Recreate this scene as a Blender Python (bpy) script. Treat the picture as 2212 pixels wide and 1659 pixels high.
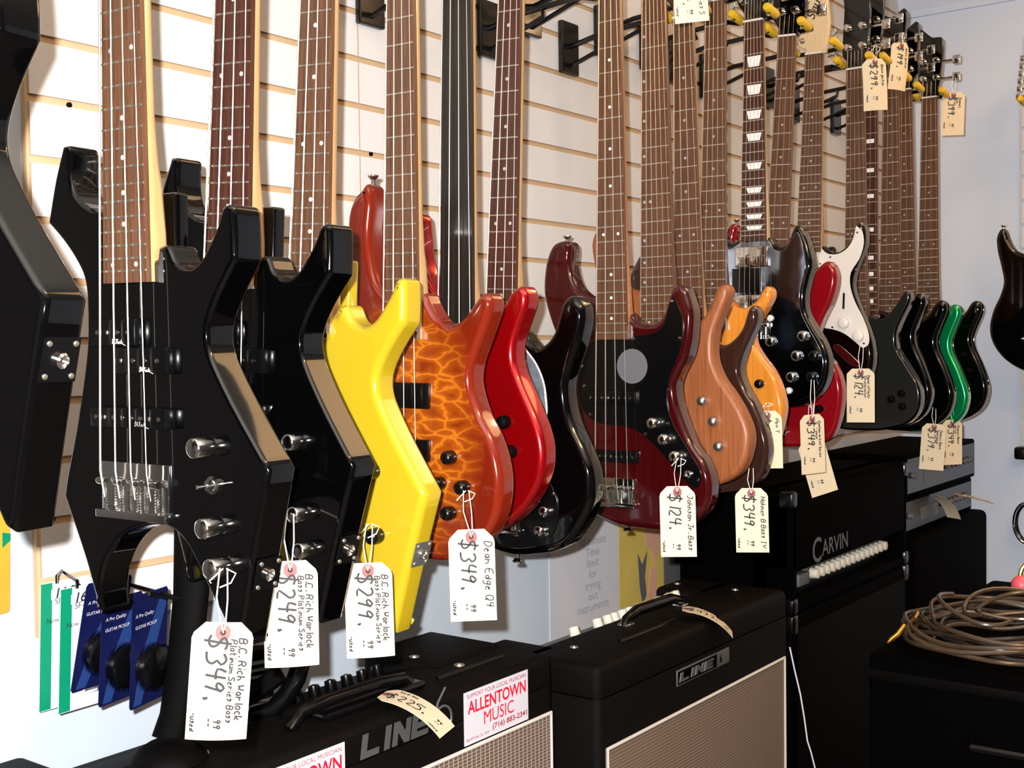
import bpy, bmesh, math, random
from math import sin, cos, pi, radians, hypot, sqrt
from mathutils import Vector, Matrix, Euler
random.seed(7)
for o in list(bpy.data.objects): bpy.data.objects.remove(o)
S = bpy.context.scene; COL = S.collection
# ------------------------------------------------------------------ camera
CZ = 1.35; YAW = radians(37.06); PIT = radians(1.925); ROL = radians(-.786); FPX = 2574.0
Fv = Vector((cos(YAW)*cos(PIT), sin(YAW)*cos(PIT), -sin(PIT)))
Rv0 = Vector((sin(YAW), -cos(YAW), 0)); Uv0 = Rv0.cross(Fv)
Rv = Rv0*cos(ROL)+Uv0*sin(ROL); Uv = Uv0*cos(ROL)-Rv0*sin(ROL)
CP = Vector((0, 0, CZ))
cam = bpy.data.cameras.new('camera'); co = bpy.data.objects.new('camera', cam); COL.objects.link(co)
m = Matrix((Rv, Uv, -Fv)).transposed().to_4x4(); m.translation = CP; co.matrix_world = m
cam.sensor_width = 36; cam.lens = 36*FPX/2212; cam.clip_start = .02; S.camera = co
# ------------------------------------------------------------------ world, light, exposure
W = bpy.data.worlds.new('world'); S.world = W; W.use_nodes = True
W.node_tree.nodes['Background'].inputs[0].default_value = (1, .75, .5, 1)
W.node_tree.nodes['Background'].inputs[1].default_value = .03
def lamp(name, kind, loc, power, col, size, rot=None, sy=None):
    l = bpy.data.lights.new(name, kind); l.energy = power; l.color = col
    if kind == 'AREA':
        l.size = size
        if sy: l.shape = 'RECTANGLE'; l.size_y = sy
    else: l.shadow_soft_size = size
    o = bpy.data.objects.new(name, l); o.location = loc; COL.objects.link(o)
    if rot: o.rotation_euler = rot
    return o
lamp('camera_flash', 'POINT', CP + Uv*.035 - Rv*.035, 290, (1, .975, .96), .009)
lamp('warm_spotlight', 'POINT', (.75, -.55, 2.4), 16, (1, .55, .22), .05)
lamp('warm_spotlight', 'POINT', (1.15, -.6, 2.4), 16, (1, .55, .22), .05)
lamp('warm_corner_light', 'POINT', (3.15, .45, 2.40), 7, (1, .62, .32), .06)
lamp('warm_ceiling_light', 'AREA', (2.9, .15, 2.46), 17, (1, .60, .28), 1.6, sy=.8)
S.view_settings.view_transform = 'Standard'; S.view_settings.look = 'None'
S.view_settings.gamma = 1; S.view_settings.use_curve_mapping = False; S.view_settings.exposure = 0
# ------------------------------------------------------------------ materials
def nm(name):
    mt = bpy.data.materials.new(name); mt.use_nodes = True
    nt = mt.node_tree; return mt, nt, nt.nodes['Principled BSDF']
def setp(b, **k):
    for a, v_ in k.items():
        a = {'col': 'Base Color', 'rough': 'Roughness', 'metal': 'Metallic', 'spec': 'Specular IOR Level', 'coat': 'Coat Weight',
             'coatr': 'Coat Roughness', 'trans': 'Transmission Weight', 'alpha': 'Alpha', 'ior': 'IOR'}[a]
        b.inputs[a].default_value = (*v_, 1) if isinstance(v_, tuple) else v_
def mat(name, col, rough=.5, metal=0, bump=0, bscale=300, var=0, vscale=8, **k):
    mt, nt, b = nm(name); setp(b, col=col, rough=rough, metal=metal, **k)
    tc = nt.nodes.new('ShaderNodeTexCoord')
    nz = nt.nodes.new('ShaderNodeTexNoise'); nz.inputs['Scale'].default_value = vscale; nt.links.new(tc.outputs['Object'], nz.inputs['Vector'])
    mx = nt.nodes.new('ShaderNodeMix'); mx.data_type = 'RGBA'
    v2 = max(var, .03)
    mx.inputs[6].default_value = (*[c*(1-v2) for c in col], 1); mx.inputs[7].default_value = (*[min(1, c*(1+v2)) for c in col], 1)
    nt.links.new(nz.outputs['Fac'], mx.inputs[0]); nt.links.new(mx.outputs[2], b.inputs['Base Color'])
    if bump:
        n2 = nt.nodes.new('ShaderNodeTexNoise'); n2.inputs['Scale'].default_value = bscale; nt.links.new(tc.outputs['Object'], n2.inputs['Vector'])
        bp = nt.nodes.new('ShaderNodeBump'); bp.inputs['Strength'].default_value = bump; bp.inputs['Distance'].default_value = .001
        nt.links.new(n2.outputs['Fac'], bp.inputs['Height']); nt.links.new(bp.outputs[0], b.inputs['Normal'])
    return mt
def ramp(nt, stops):
    r = nt.nodes.new('ShaderNodeValToRGB'); e = r.color_ramp.elements
    while len(e) < len(stops): e.new(.5)
    for i, (p, c) in enumerate(stops): e[i].position = p; e[i].color = (*c, 1)
    return r
def wood(name, c1, c2, rough=.3, scale=(60, 60, 3), **k):
    mt, nt, b = nm(name); setp(b, rough=rough, **k)
    tc = nt.nodes.new('ShaderNodeTexCoord'); mp = nt.nodes.new('ShaderNodeMapping'); mp.inputs['Scale'].default_value = scale
    nz = nt.nodes.new('ShaderNodeTexNoise'); nz.inputs['Scale'].default_value = 2.2; nz.inputs['Detail'].default_value = 8; nz.inputs['Distortion'].default_value = .6
    r = ramp(nt, [(.3, c1), (.7, c2)])
    nt.links.new(tc.outputs['Object'], mp.inputs[0]); nt.links.new(mp.outputs[0], nz.inputs['Vector']); nt.links.new(nz.outputs['Fac'], r.inputs[0]); nt.links.new(r.outputs[0], b.inputs['Base Color'])
    return mt
def quilt(name):
    mt, nt, b = nm(name); setp(b, rough=.2, coat=.5, coatr=.03)
    tc = nt.nodes.new('ShaderNodeTexCoord'); mp = nt.nodes.new('ShaderNodeMapping'); mp.inputs['Scale'].default_value = (26, 26, 58)
    nz = nt.nodes.new('ShaderNodeTexNoise'); nz.inputs['Scale'].default_value = 1.1; nz.inputs['Detail'].default_value = 3
    av = nt.nodes.new('ShaderNodeMix'); av.data_type = 'RGBA'; av.blend_type = 'ADD'; av.inputs[0].default_value = .9
    vo = nt.nodes.new('ShaderNodeTexVoronoi'); vo.feature = 'DISTANCE_TO_EDGE'; vo.inputs['Scale'].default_value = 1.0
    nt.links.new(tc.outputs['Object'], mp.inputs[0]); nt.links.new(mp.outputs[0], nz.inputs['Vector']); nt.links.new(mp.outputs[0], av.inputs[6]); nt.links.new(nz.outputs['Color'], av.inputs[7]); nt.links.new(av.outputs[2], vo.inputs['Vector'])
    r = ramp(nt, [(0, (.42, .125, .008)), (.10, (.25, .052, .004)), (.45, (.14, .018, .002))])
    nt.links.new(vo.outputs['Distance'], r.inputs[0])
    sx = nt.nodes.new('ShaderNodeSeparateXYZ'); nt.links.new(tc.outputs['Object'], sx.inputs[0])
    def mth(op, a, b_=None):
        n = nt.nodes.new('ShaderNodeMath'); n.operation = op
        for i, q in enumerate((a, b_)):
            if q is None: continue
            if isinstance(q, (int, float)): n.inputs[i].default_value = q
            else: nt.links.new(q, n.inputs[i])
        return n.outputs[0]
    dx = mth('DIVIDE', sx.outputs[0], .135); dz = mth('DIVIDE', mth('ADD', sx.outputs[2], .345), .20)
    d = mth('SQRT', mth('ADD', mth('MULTIPLY', dx, dx), mth('MULTIPLY', dz, dz)))
    r2 = ramp(nt, [(.62, (0, 0, 0)), (1.0, (1, 1, 1))]); nt.links.new(d, r2.inputs[0])
    mx = nt.nodes.new('ShaderNodeMix'); mx.data_type = 'RGBA'; mx.inputs[7].default_value = (.11, .007, .002, 1)
    nt.links.new(r2.outputs[0], mx.inputs[0]); nt.links.new(r.outputs[0], mx.inputs[6]); nt.links.new(mx.outputs[2], b.inputs['Base Color'])
    return mt
def lattice(name, base, line, sx_, sz_, w, diag=False):
    mt, nt, b = nm(name); setp(b, rough=.55)
    tc = nt.nodes.new('ShaderNodeTexCoord'); s = nt.nodes.new('ShaderNodeSeparateXYZ'); nt.links.new(tc.outputs['Object'], s.inputs[0])
    def mth(op, a, b_=None):
        n = nt.nodes.new('ShaderNodeMath'); n.operation = op
        for i, q in enumerate((a, b_)):
            if q is None: continue
            if isinstance(q, (int, float)): n.inputs[i].default_value = q
            else: nt.links.new(q, n.inputs[i])
        return n.outputs[0]
    fx = mth('FRACT', mth('MULTIPLY', s.outputs[0], sx_)); fz = mth('FRACT', mth('MULTIPLY', s.outputs[2], sz_))
    a = mth('LESS_THAN', fx, w if not diag else 0); c = mth('LESS_THAN', fz, w)
    f = mth('MAXIMUM', a, c)
    mx = nt.nodes.new('ShaderNodeMix'); mx.data_type = 'RGBA'; mx.inputs[6].default_value = (*base, 1); mx.inputs[7].default_value = (*line, 1)
    nt.links.new(f, mx.inputs[0]); nt.links.new(mx.outputs[2], b.inputs['Base Color'])
    return mt
M = {}
M['black'] = mat('black_lacquer', (.0006, .0006, .0007), .06, coat=.3, coatr=.03)
M['grayblack'] = mat('charcoal_lacquer', (.012, .0135, .0125), .16, coat=.4, coatr=.05)
M['yellow'] = mat('yellow_lacquer', (.36, .26, .010), .16, coat=.5, coatr=.04, var=.01)
M['quilt'] = quilt('amber_quilted_maple'); M['amberside'] = mat('amber_red_lacquer', (.14, .011, .003), .12, coat=.6, coatr=.03, var=.1)
M['candyred'] = mat('candy_red_lacquer', (.34, .001, .003), .22, metal=.65, coat=1, coatr=.03)
M['wine'] = wood('wine_red_lacquer', (.026, .001, .0015), (.042, .002, .0025), .07, coat=.6, coatr=.03)
M['natural'] = wood('natural_walnut_brown', (.19, .055, .016), (.30, .096, .03), .42, scale=(90, 90, 5))
M['darkbrown'] = wood('dark_brown_lacquer', (.022, .009, .006), (.035, .014, .009), .08, coat=.6)
M['amber'] = wood('amber_lacquer', (.50, .17, .018), (.66, .25, .035), .13, scale=(50, 50, 3), coat=.6)
M['cherry'] = mat('cherry_red_lacquer', (.20, .003, .007), .1, coat=.6, var=.15)
M['green'] = mat('metallic_green_lacquer', (.0, .30, .09), .2, metal=.6, coat=1, coatr=.03)
M['rosewood'] = wood('rosewood', (.050, .021, .010), (.115, .052, .026), .34, scale=(160, 160, 6))
M['rosedark'] = wood('dark_rosewood', (.028, .009, .006), (.06, .02, .012), .3, scale=(160, 160, 6))
M['ebony'] = wood('ebony', (.006, .005, .004), (.014, .010, .008), .3, scale=(160, 160, 6))
M['maple'] = wood('maple', (.42, .25, .10), (.50, .32, .15), .3, scale=(70, 70, 4), coat=.3)
M['mapledk'] = wood('tinted_maple', (.42, .16, .05), (.52, .22, .08), .3, scale=(70, 70, 4), coat=.3)
M['mahog'] = wood('mahogany', (.10, .03, .012), (.16, .05, .02), .3, scale=(70, 70, 4), coat=.3)
M['chrome'] = mat('chrome', (.75, .74, .72), .12, metal=1)
M['fret'] = mat('nickel_fret_wire', (.62, .58, .50), .42, metal=1)
M['string'] = mat('steel_string', (.55, .51, .44), .36, metal=.9)
M['mirror'] = mat('mirror_pickguard', (.36, .43, .54), .10, metal=1, bump=.5, bscale=20)
M['pearl'] = mat('pearl_inlay', (.75, .75, .72), .2, var=.25, vscale=90)
M['pearldark'] = mat('grey_pearl', (.10, .11, .13), .2, var=.6, vscale=90)
M['pearldot'] = mat('dot_inlay', (.30, .29, .27), .25)
M['blackpl'] = mat('black_plastic', (.0015, .0015, .0017), .22)
M['blackmat'] = mat('black_satin_plastic', (.0010, .0009, .0009), .65, spec=.06)
M['whitepl'] = mat('white_plastic', (.66, .63, .58), .3)
M['cream'] = mat('cream_headstock_lacquer', (.60, .45, .26), .25, coat=.3)
M['knobwhite'] = mat('ivory_knob', (.75, .72, .60), .35)
M['silverknob'] = mat('brushed_silver_knob', (.55, .55, .55), .35, metal=1)
M['rubber'] = mat('yellow_rubber', (.62, .40, .015), .5, var=.1, vscale=40)
M['tolex'] = mat('black_tolex', (.0020, .0014, .0012), .6, spec=.10, bump=.8, bscale=900)
M['tolex2'] = mat('black_vinyl', (.0006, .0005, .0005), .75, spec=.02, bump=.6, bscale=700)
M['card'] = mat('manila_card', (.62, .53, .37), .8, var=.03, vscale=30)
M['cardred'] = mat('faded_red_paper_ring', (.24, .075, .07), .8)
M['ink'] = mat('black_ink', (.012, .012, .014), .7)
M['cotton'] = mat('white_cotton_string', (.86, .84, .80), .9)
M['hole'] = mat('dark_hole', (.02, .012, .01), .9)
M['slat'] = mat('white_melamine', (.60, .59, .585), .38, bump=.02, bscale=40, var=.01)
M['mdf'] = mat('raw_fibreboard', (.46, .32, .185), .8, var=.06, vscale=25)
M['wall'] = mat('white_wall_paint', (.43, .49, .56), .6, bump=.1, bscale=60, var=.02)
M['wallfar'] = mat('pale_wall_paint', (.58, .67, .82), .6, bump=.1, bscale=60, var=.03)
M['ceil'] = mat('ceiling_paint', (.55, .52, .47), .8)
M['floor'] = mat('dark_carpet', (.05, .04, .035), .95, bump=1, bscale=300)
M['dim'] = mat('dark_room_paint', (.03, .026, .024), .8)
M['redink'] = mat('red_print', (.70, .006, .03), .5); M['redink2'] = mat('dark_red_print', (.36, .02, .04), .5)
M['sticker'] = mat('white_sticker', (.58, .58, .64), .35)
M['badge'] = mat('grey_badge', (.09, .09, .09), .4, metal=.3); M['badge2'] = mat('silver_badge', (.14, .14, .14), .35, metal=.5)
M['grille1'] = lattice('woven_lattice_grille', (.11, .07, .06), (.36, .30, .23), 95, 190, .2)
M['grille2'] = lattice('tan_ribbed_grille', (.13, .092, .068), (.22, .16, .115), 190, 165, .42, diag=True)
M['piping'] = mat('silver_piping', (.55, .52, .48), .3)
M['blue'] = mat('blue_card', (.004, .006, .042), .25, var=.5, vscale=14); M['blue2'] = mat('bright_blue_swirl', (.012, .035, .14), .3)
M['greenc'] = mat('green_card', (.0, .19, .095), .4, var=.04); M['whitec'] = mat('white_card', (.72, .74, .74), .5, var=.06, vscale=400)
mt, nt, b = nm('clear_blister'); setp(b, col=(1, 1, 1), rough=.05, trans=1.0, ior=1.25); M['clear'] = mt
M['orangec'] = mat('orange_yellow_card', (.85, .30, .03), .4, var=.35, vscale=9)
M['paper'] = mat('white_paper', (.50, .50, .54), .7)
M['greytext'] = mat('grey_print', (.27, .29, .34), .7)
M['poster'] = mat('mustard_poster', (.55, .42, .10), .5, var=.2, vscale=12)
M['skin'] = mat('pink_print', (.60, .33, .24), .5); M['redp'] = mat('red_patch', (.65, .05, .03), .5)
M['cable'] = mat('brown_translucent_cable', (.055, .036, .022), .22, var=.25, vscale=30); M['cable2'] = mat('dark_cable', (.02, .014, .010), .25)
M['brass'] = mat('gold_plug', (.75, .42, .08), .25, metal=1)
M['pink'] = mat('pink_plastic', (.70, .10, .14), .4)
M['greyedge'] = mat('grey_label', (.10, .10, .11), .5)
# ------------------------------------------------------------------ object helpers
MW = {}
def link(o, parent=None):
    COL.objects.link(o)
    if parent is not None: o.parent = parent
    return o
def thing(name, label, cat, loc, rot=(0, 0, 0), group=None):
    o = bpy.data.objects.new(name, None); o.empty_display_size = .05; o.location = loc; o.rotation_euler = rot
    link(o); o['label'] = label; o['category'] = cat
    if group: o['group'] = group
    mw = Euler(rot).to_matrix().to_4x4(); mw.translation = Vector(loc); MW[o.name] = mw
    return o
class MB:
    def __init__(s): s.v = []; s.f = []; s.m = []
    def add(s, vs, fs, mi=0):
        k = len(s.v); s.v += [tuple(a) for a in vs]; s.f += [tuple(i+k for i in f) for f in fs]; s.m += [mi]*len(fs); return s
    def box(s, a, b, mi=0):
        (x0, y0, z0), (x1, y1, z1) = a, b
        return s.add([(x, y, z) for x in (x0, x1) for y in (y0, y1) for z in (z0, z1)],
                     [(0, 1, 3, 2), (4, 6, 7, 5), (0, 4, 5, 1), (2, 3, 7, 6), (0, 2, 6, 4), (1, 5, 7, 3)], mi)
    def rbox(s, a, b, r, seg=3, mi=0):
        bm = bmesh.new(); bmesh.ops.create_cube(bm, size=1)
        for v in bm.verts: v.co = Vector([a[i]+(v.co[i]+.5)*(b[i]-a[i]) for i in range(3)])
        bmesh.ops.bevel(bm, geom=list(bm.edges), offset=r, segments=seg, affect='EDGES', profile=.5)
        bm.verts.index_update(); s.add([v.co.copy() for v in bm.verts], [[v.index for v in f.verts] for f in bm.faces], mi); bm.free(); return s
    def tube(s, pts, r, n=8, mi=0, closed=False, cap=True):
        pts = [Vector(p) for p in pts]; N = len(pts); rs = r if isinstance(r, (list, tuple)) else [r]*N
        rings = []; up = None
        for i, p in enumerate(pts):
            a = pts[i-1] if (i > 0 or closed) else p; c = pts[(i+1) % N] if (i < N-1 or closed) else p
            t = (c-a).normalized()
            if up is None: up = t.orthogonal().normalized()
            u = (up-t*up.dot(t)); u = u.normalized() if u.length > 1e-6 else t.orthogonal().normalized(); up = u; w = t.cross(u)
            rings.append([p+(u*cos(2*pi*k/n)+w*sin(2*pi*k/n))*rs[i] for k in range(n)])
        vs = [v for q in rings for v in q]; fs = []
        for i in range(N if closed else N-1):
            j = (i+1) % N
            for k in range(n): fs.append((i*n+k, i*n+(k+1) % n, j*n+(k+1) % n, j*n+k))
        if cap and not closed: fs += [tuple(range(n))[::-1], tuple((N-1)*n+k for k in range(n))]
        return s.add(vs, fs, mi)
    def lathe(s, o, ax, prof, n=20, mi=0):
        o = Vector(o); ax = Vector(ax).normalized(); u = ax.orthogonal().normalized(); w = ax.cross(u)
        vs = []
        for (r, h) in prof: vs += [o+ax*h+(u*cos(2*pi*k/n)+w*sin(2*pi*k/n))*max(r, 1e-5) for k in range(n)]
        fs = [(i*n+k, i*n+(k+1) % n, (i+1)*n+(k+1) % n, (i+1)*n+k) for i in range(len(prof)-1) for k in range(n)]
        fs += [tuple(range(n))[::-1], tuple((len(prof)-1)*n+k for k in range(n))]
        return s.add(vs, fs, mi)
    def prism(s, poly, d, mi=0):     # poly: 3D points (one face), d: extrusion vector
        n = len(poly); P = [Vector(p) for p in poly]; d = Vector(d)
        return s.add(P+[p+d for p in P], [tuple(range(n))[::-1], tuple(range(n, 2*n))]+[(i, (i+1) % n, n+(i+1) % n, n+i) for i in range(n)], mi)
    def build(s, name, mats, parent=None, smooth=False, world=False, wn=False, kind=None, tag=None, bev=0):
        me = bpy.data.meshes.new(name); vs = s.v; off = Vector((0, 0, 0))
        if world and parent is not None:
            inv = MW[parent.name].inverted() if parent.name in MW else Matrix()
            vs = [inv @ Vector(v) for v in vs]
        if parent is None:
            xs = [v[0] for v in vs]; ys = [v[1] for v in vs]; zs = [v[2] for v in vs]
            off = Vector(((min(xs)+max(xs))/2, (min(ys)+max(ys))/2, min(zs))); vs = [Vector(v)-off for v in vs]
        me.from_pydata([tuple(v) for v in vs], [], s.f); me.update()
        mats = mats if isinstance(mats, (list, tuple)) else [mats]
        for q in mats: me.materials.append(M[q] if isinstance(q, str) else q)
        for p, i in zip(me.polygons, s.m): p.material_index = i; p.use_smooth = smooth
        bm = bmesh.new(); bm.from_mesh(me)
        if wn: bmesh.ops.remove_doubles(bm, verts=bm.verts, dist=2e-6)
        bmesh.ops.recalc_face_normals(bm, faces=bm.faces); bm.to_mesh(me); bm.free()
        o = bpy.data.objects.new(name, me); o.location = off; link(o, parent)
        if parent is not None and parent.name in MW: MW[o.name] = MW[parent.name]
        else: MW[o.name] = Matrix.Translation(off)
        if bev:
            b = o.modifiers.new('bevel', 'BEVEL'); b.width = bev; b.segments = 2; b.limit_method = 'ANGLE'
        if wn or bev: o.modifiers.new('wn', 'WEIGHTED_NORMAL')
        if smooth and not wn:
            me.set_sharp_from_angle(angle=radians(40))
        if kind: o['kind'] = kind
        if tag: o['label'], o['category'] = tag[:2]; 
        if tag and len(tag) > 2: o['group'] = tag[2]
        return o
def sub(mesh_parent): return mesh_parent
def spline(pts, n=5):
    """closed Catmull-Rom; a point with a third value is a corner"""
    N = len(pts); out = []
    for i in range(N):
        p0, p1, p2, p3 = (pts[(i+k-1) % N] for k in range(4))
        c1 = len(p1) > 2; c2 = len(p2) > 2
        t1 = ((p2[0]-p0[0])/2, (p2[1]-p0[1])/2); t2 = ((p3[0]-p1[0])/2, (p3[1]-p1[1])/2)
        d = hypot(p2[0]-p1[0], p2[1]-p1[1])
        def lim(t):
            l = hypot(*t); return (t[0]*min(1, d/l), t[1]*min(1, d/l)) if l > 0 else t
        t1 = lim(t1); t2 = lim(t2)
        dd = (p2[0]-p1[0], p2[1]-p1[1])
        if c1: t1 = dd if c2 else (dd[0]*1.0, dd[1]*1.0)
        if c2: t2 = dd
        for k in range(n):
            t = k/n; h = (2*t**3-3*t**2+1, t**3-2*t**2+t, -2*t**3+3*t**2, t**3-t**2)
            out.append(tuple(h[0]*p1[j]+h[1]*t1[j]+h[2]*p2[j]+h[3]*t2[j] for j in (0, 1)))
    return out
def curve_mesh(cu):
    o = bpy.data.objects.new('tmp', cu); COL.objects.link(o)
    dg = bpy.context.evaluated_depsgraph_get(); dg.update()
    me = bpy.data.meshes.new_from_object(o.evaluated_get(dg)); vs = [v.co.copy() for v in me.vertices]; fs = [tuple(p.vertices) for p in me.polygons]
    bpy.data.objects.remove(o); bpy.data.curves.remove(cu); bpy.data.meshes.remove(me)
    return vs, fs
def plate(mb, outl, T, r, y0=0., smooth=5, mi=0, res=4):
    """outline in mm (x,z) -> rounded slab, front face at local y=y0, thickness T (m)"""
    P = spline(outl, smooth) if smooth else outl
    cu = bpy.data.curves.new('tmp', 'CURVE'); cu.dimensions = '2D'; cu.fill_mode = 'BOTH'
    sp = cu.splines.new('POLY'); sp.points.add(len(P)-1); sp.use_cyclic_u = True
    for i, p in enumerate(P): sp.points[i].co = (p[0]/1000, p[1]/1000, 0, 1)
    cu.extrude = max(T/2-r, 0); cu.bevel_depth = r; cu.bevel_resolution = res; cu.offset = -r
    vs, fs = curve_mesh(cu)
    mb.add([(v[0], y0+T/2-v[2], v[1]) for v in vs], fs, mi); return mb
def text_geo(txt, size=1, bold=0, xs=1, shear=0, align='LEFT'):
    cu = bpy.data.curves.new('tmp', 'FONT'); cu.body = txt; cu.size = size; cu.offset = bold; cu.shear = shear; cu.align_x = align; cu.resolution_u = 4
    vs, fs = curve_mesh(cu); return [(v[0]*xs, v[1]) for v in vs], fs
def put_text(mb, txt, size, O, ex, ey, bold=0, xs=1, shear=0, align='LEFT', mi=0, fit=None):
    vs, fs = text_geo(txt, size, bold, xs, shear, align); O = Vector(O); ex = Vector(ex); ey = Vector(ey)
    if fit:
        x0 = min(v[0] for v in vs); x1 = max(v[0] for v in vs); k = fit/(x1-x0); vs = [((v[0]-x0)*k, v[1]) for v in vs]
    mb.add([O+ex*v[0]+ey*v[1] for v in vs], fs, mi); return mb
def ray(px, py):
    return Fv+Rv*((px-1106)/FPX)-Uv*((py-829.5)/FPX)
def at(px, py, X=None, Y=None, Z=None, t=None):
    d = ray(px, py)
    if X is not None: t = X/d.x
    if Y is not None: t = Y/d.y
    if Z is not None: t = (Z-CZ)/d.z
    return CP+d*t
# ------------------------------------------------------------------ setting
WY = 1.394; PY = 1.380; FX = 4.03; CEIL = 2.5
def wallbox(name, a, b, mt): return MB().box(a, b).build(name, mt, kind='structure')
wallbox('floor', (-1.3, -2.4, -.1), (FX+.1, WY+.6, 0), 'floor')
wallbox('ceiling', (-1.3, -2.4, CEIL), (FX+.1, WY+.6, CEIL+.1), 'ceil')
wallbox('wall_back', (.66, WY, 0), (FX+.1, WY+.1, CEIL), 'wall')
wallbox('wall_unseen_recess', (-1.3, WY+.5, 0), (.66, WY+.6, CEIL), 'dim')  # unseen dark recess, added so the black basses reflect darkness
wallbox('wall_unseen_jamb', (.64, WY, 0), (.66, WY+.5, CEIL), 'dim')  # unseen side of the added recess, dark for the same reflections
wallbox('wall_right', (FX, -2.4, 0), (FX+.1, WY, CEIL), 'wallfar')
wallbox('wall_left', (-1.4, -2.4, 0), (-1.3, WY+.6, CEIL), 'dim')
wallbox('wall_front', (-1.4, -2.5, 0), (FX+.1, -2.4, CEIL), 'dim')
tr = MB(); tr.prism([(FX, -2.4, 2.42), (FX-.012, -2.4, 2.42), (FX-.018, -2.4, 2.44), (FX-.045, -2.4, 2.485), (FX-.05, -2.4, CEIL), (FX, -2.4, CEIL)], (0, 2.4+WY, 0)); tr.build('trim_1', 'wallfar', kind='structure')
# slatwall: tan core board, white faced slats with tan edges
GZ = CZ+.4738; X0 = .832; XS = 1.422
edges = [GZ-k*.0762 for k in range(-8, 12)]
sw = thing('slatwall_panel', 'white slatwall panelling covering the wall behind the row of hanging basses', 'slatwall', (2.4, 1.37, edges[-1]))
MB().box((X0, PY+.0045, edges[-1]), (FX-.001, WY, 2.495)).build('core_board', 'mdf', sw, world=True)
for (xa, xb) in ((X0+.004, XS-.0012), (XS+.0012, FX-.002)):
    mb = MB()
    for i in range(len(edges)):
        top = (edges[i-1]-.0098) if i > 0 else 2.494
        bot = edges[i]
        k = len(mb.f); mb.box((xa, PY, bot), (xb, PY+.008, top), 1)
        mb.m[k+2] = 0
    o = mb.build('slat_face', ['slat', 'mdf'], sw, world=True)
    for p in o.data.polygons: p.material_index = 0 if p.normal.y < -.9 else 1
for (px, py) in ((148, 227), (800, 333), (1393, 1)):
    c = at(px, py, Y=PY+.004); MB().lathe(c, (0, -1, 0), [(.0035, 0), (.0035, .003), (.001, .004)], 10).build('screw', 'blackmat', sw, world=True, smooth=True)
# second slatwall on the end wall, just entering the frame
e2 = thing('slatwall_panel', 'edge of the white slatwall on the end wall at the far right', 'slatwall', (FX-.01, .2, .95))
MB().box((FX-.013, -1.4, .95), (FX-.001, .985, 2.3)).build('core_board', 'mdf', e2, world=True)
mb = MB(); 
for k in range(-5, 13):
    zt = GZ+.03-k*.0762
    if zt > .99: mb.box((FX-.02, -1.4, max(zt-.0762+.0083, .95)), (FX-.012, .992, zt))
mb.build('slat_face', 'slat', e2, world=True)
# ------------------------------------------------------------------ guitars
SG = [(60, -200), (80, -198), (100, -178), (114, -156), (127, -149), (140, -158), (142, -180), (126, -221), (117, -250), (121, -280), (142, -328), (157, -371), (161, -401), (151, -439), (128, -465), (91, -484), (30, -492), (-30, -488), (-90, -465), (-130, -425), (-142, -375), (-128, -315), (-105, -260), (-98, -215), (-108, -150), (-122, -80), (-115, -30), (-100, -25), (-90, -80), (-65, -140), (-27, -165), (30, -190)]
WARL = [(-108, -73, 1), (-97, -75), (-96, -103), (-89, -126), (-65, -143), (-42, -147), (-32, -150, 1), (-32, -198, 1), (34, -198, 1), (36, -186, 1), (50, -185), (61, -202), (78, -209), (95, -201), (109, -183), (119, -167), (126, -152), (134, -149), (140, -153), (142, -176), (142, -202, 1), (119, -234), (106, -259), (103, -278), (109, -298), (136, -340), (183, -402, 1), (160, -496), (142, -577, 1), (132, -572), (118, -548), (104, -529), (83, -498), (68, -480), (53, -470), (35, -466), (9, -469), (-21, -480), (-43, -500), (-56, -523), (-60, -545), (-58, -564), (-63, -563), (-84, -512), (-117, -446, 1), (-112, -425), (-92, -360), (-76, -290), (-74, -239), (-78, -214), (-91, -194), (-111, -173), (-135, -153, 1), (-122, -108)]
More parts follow.
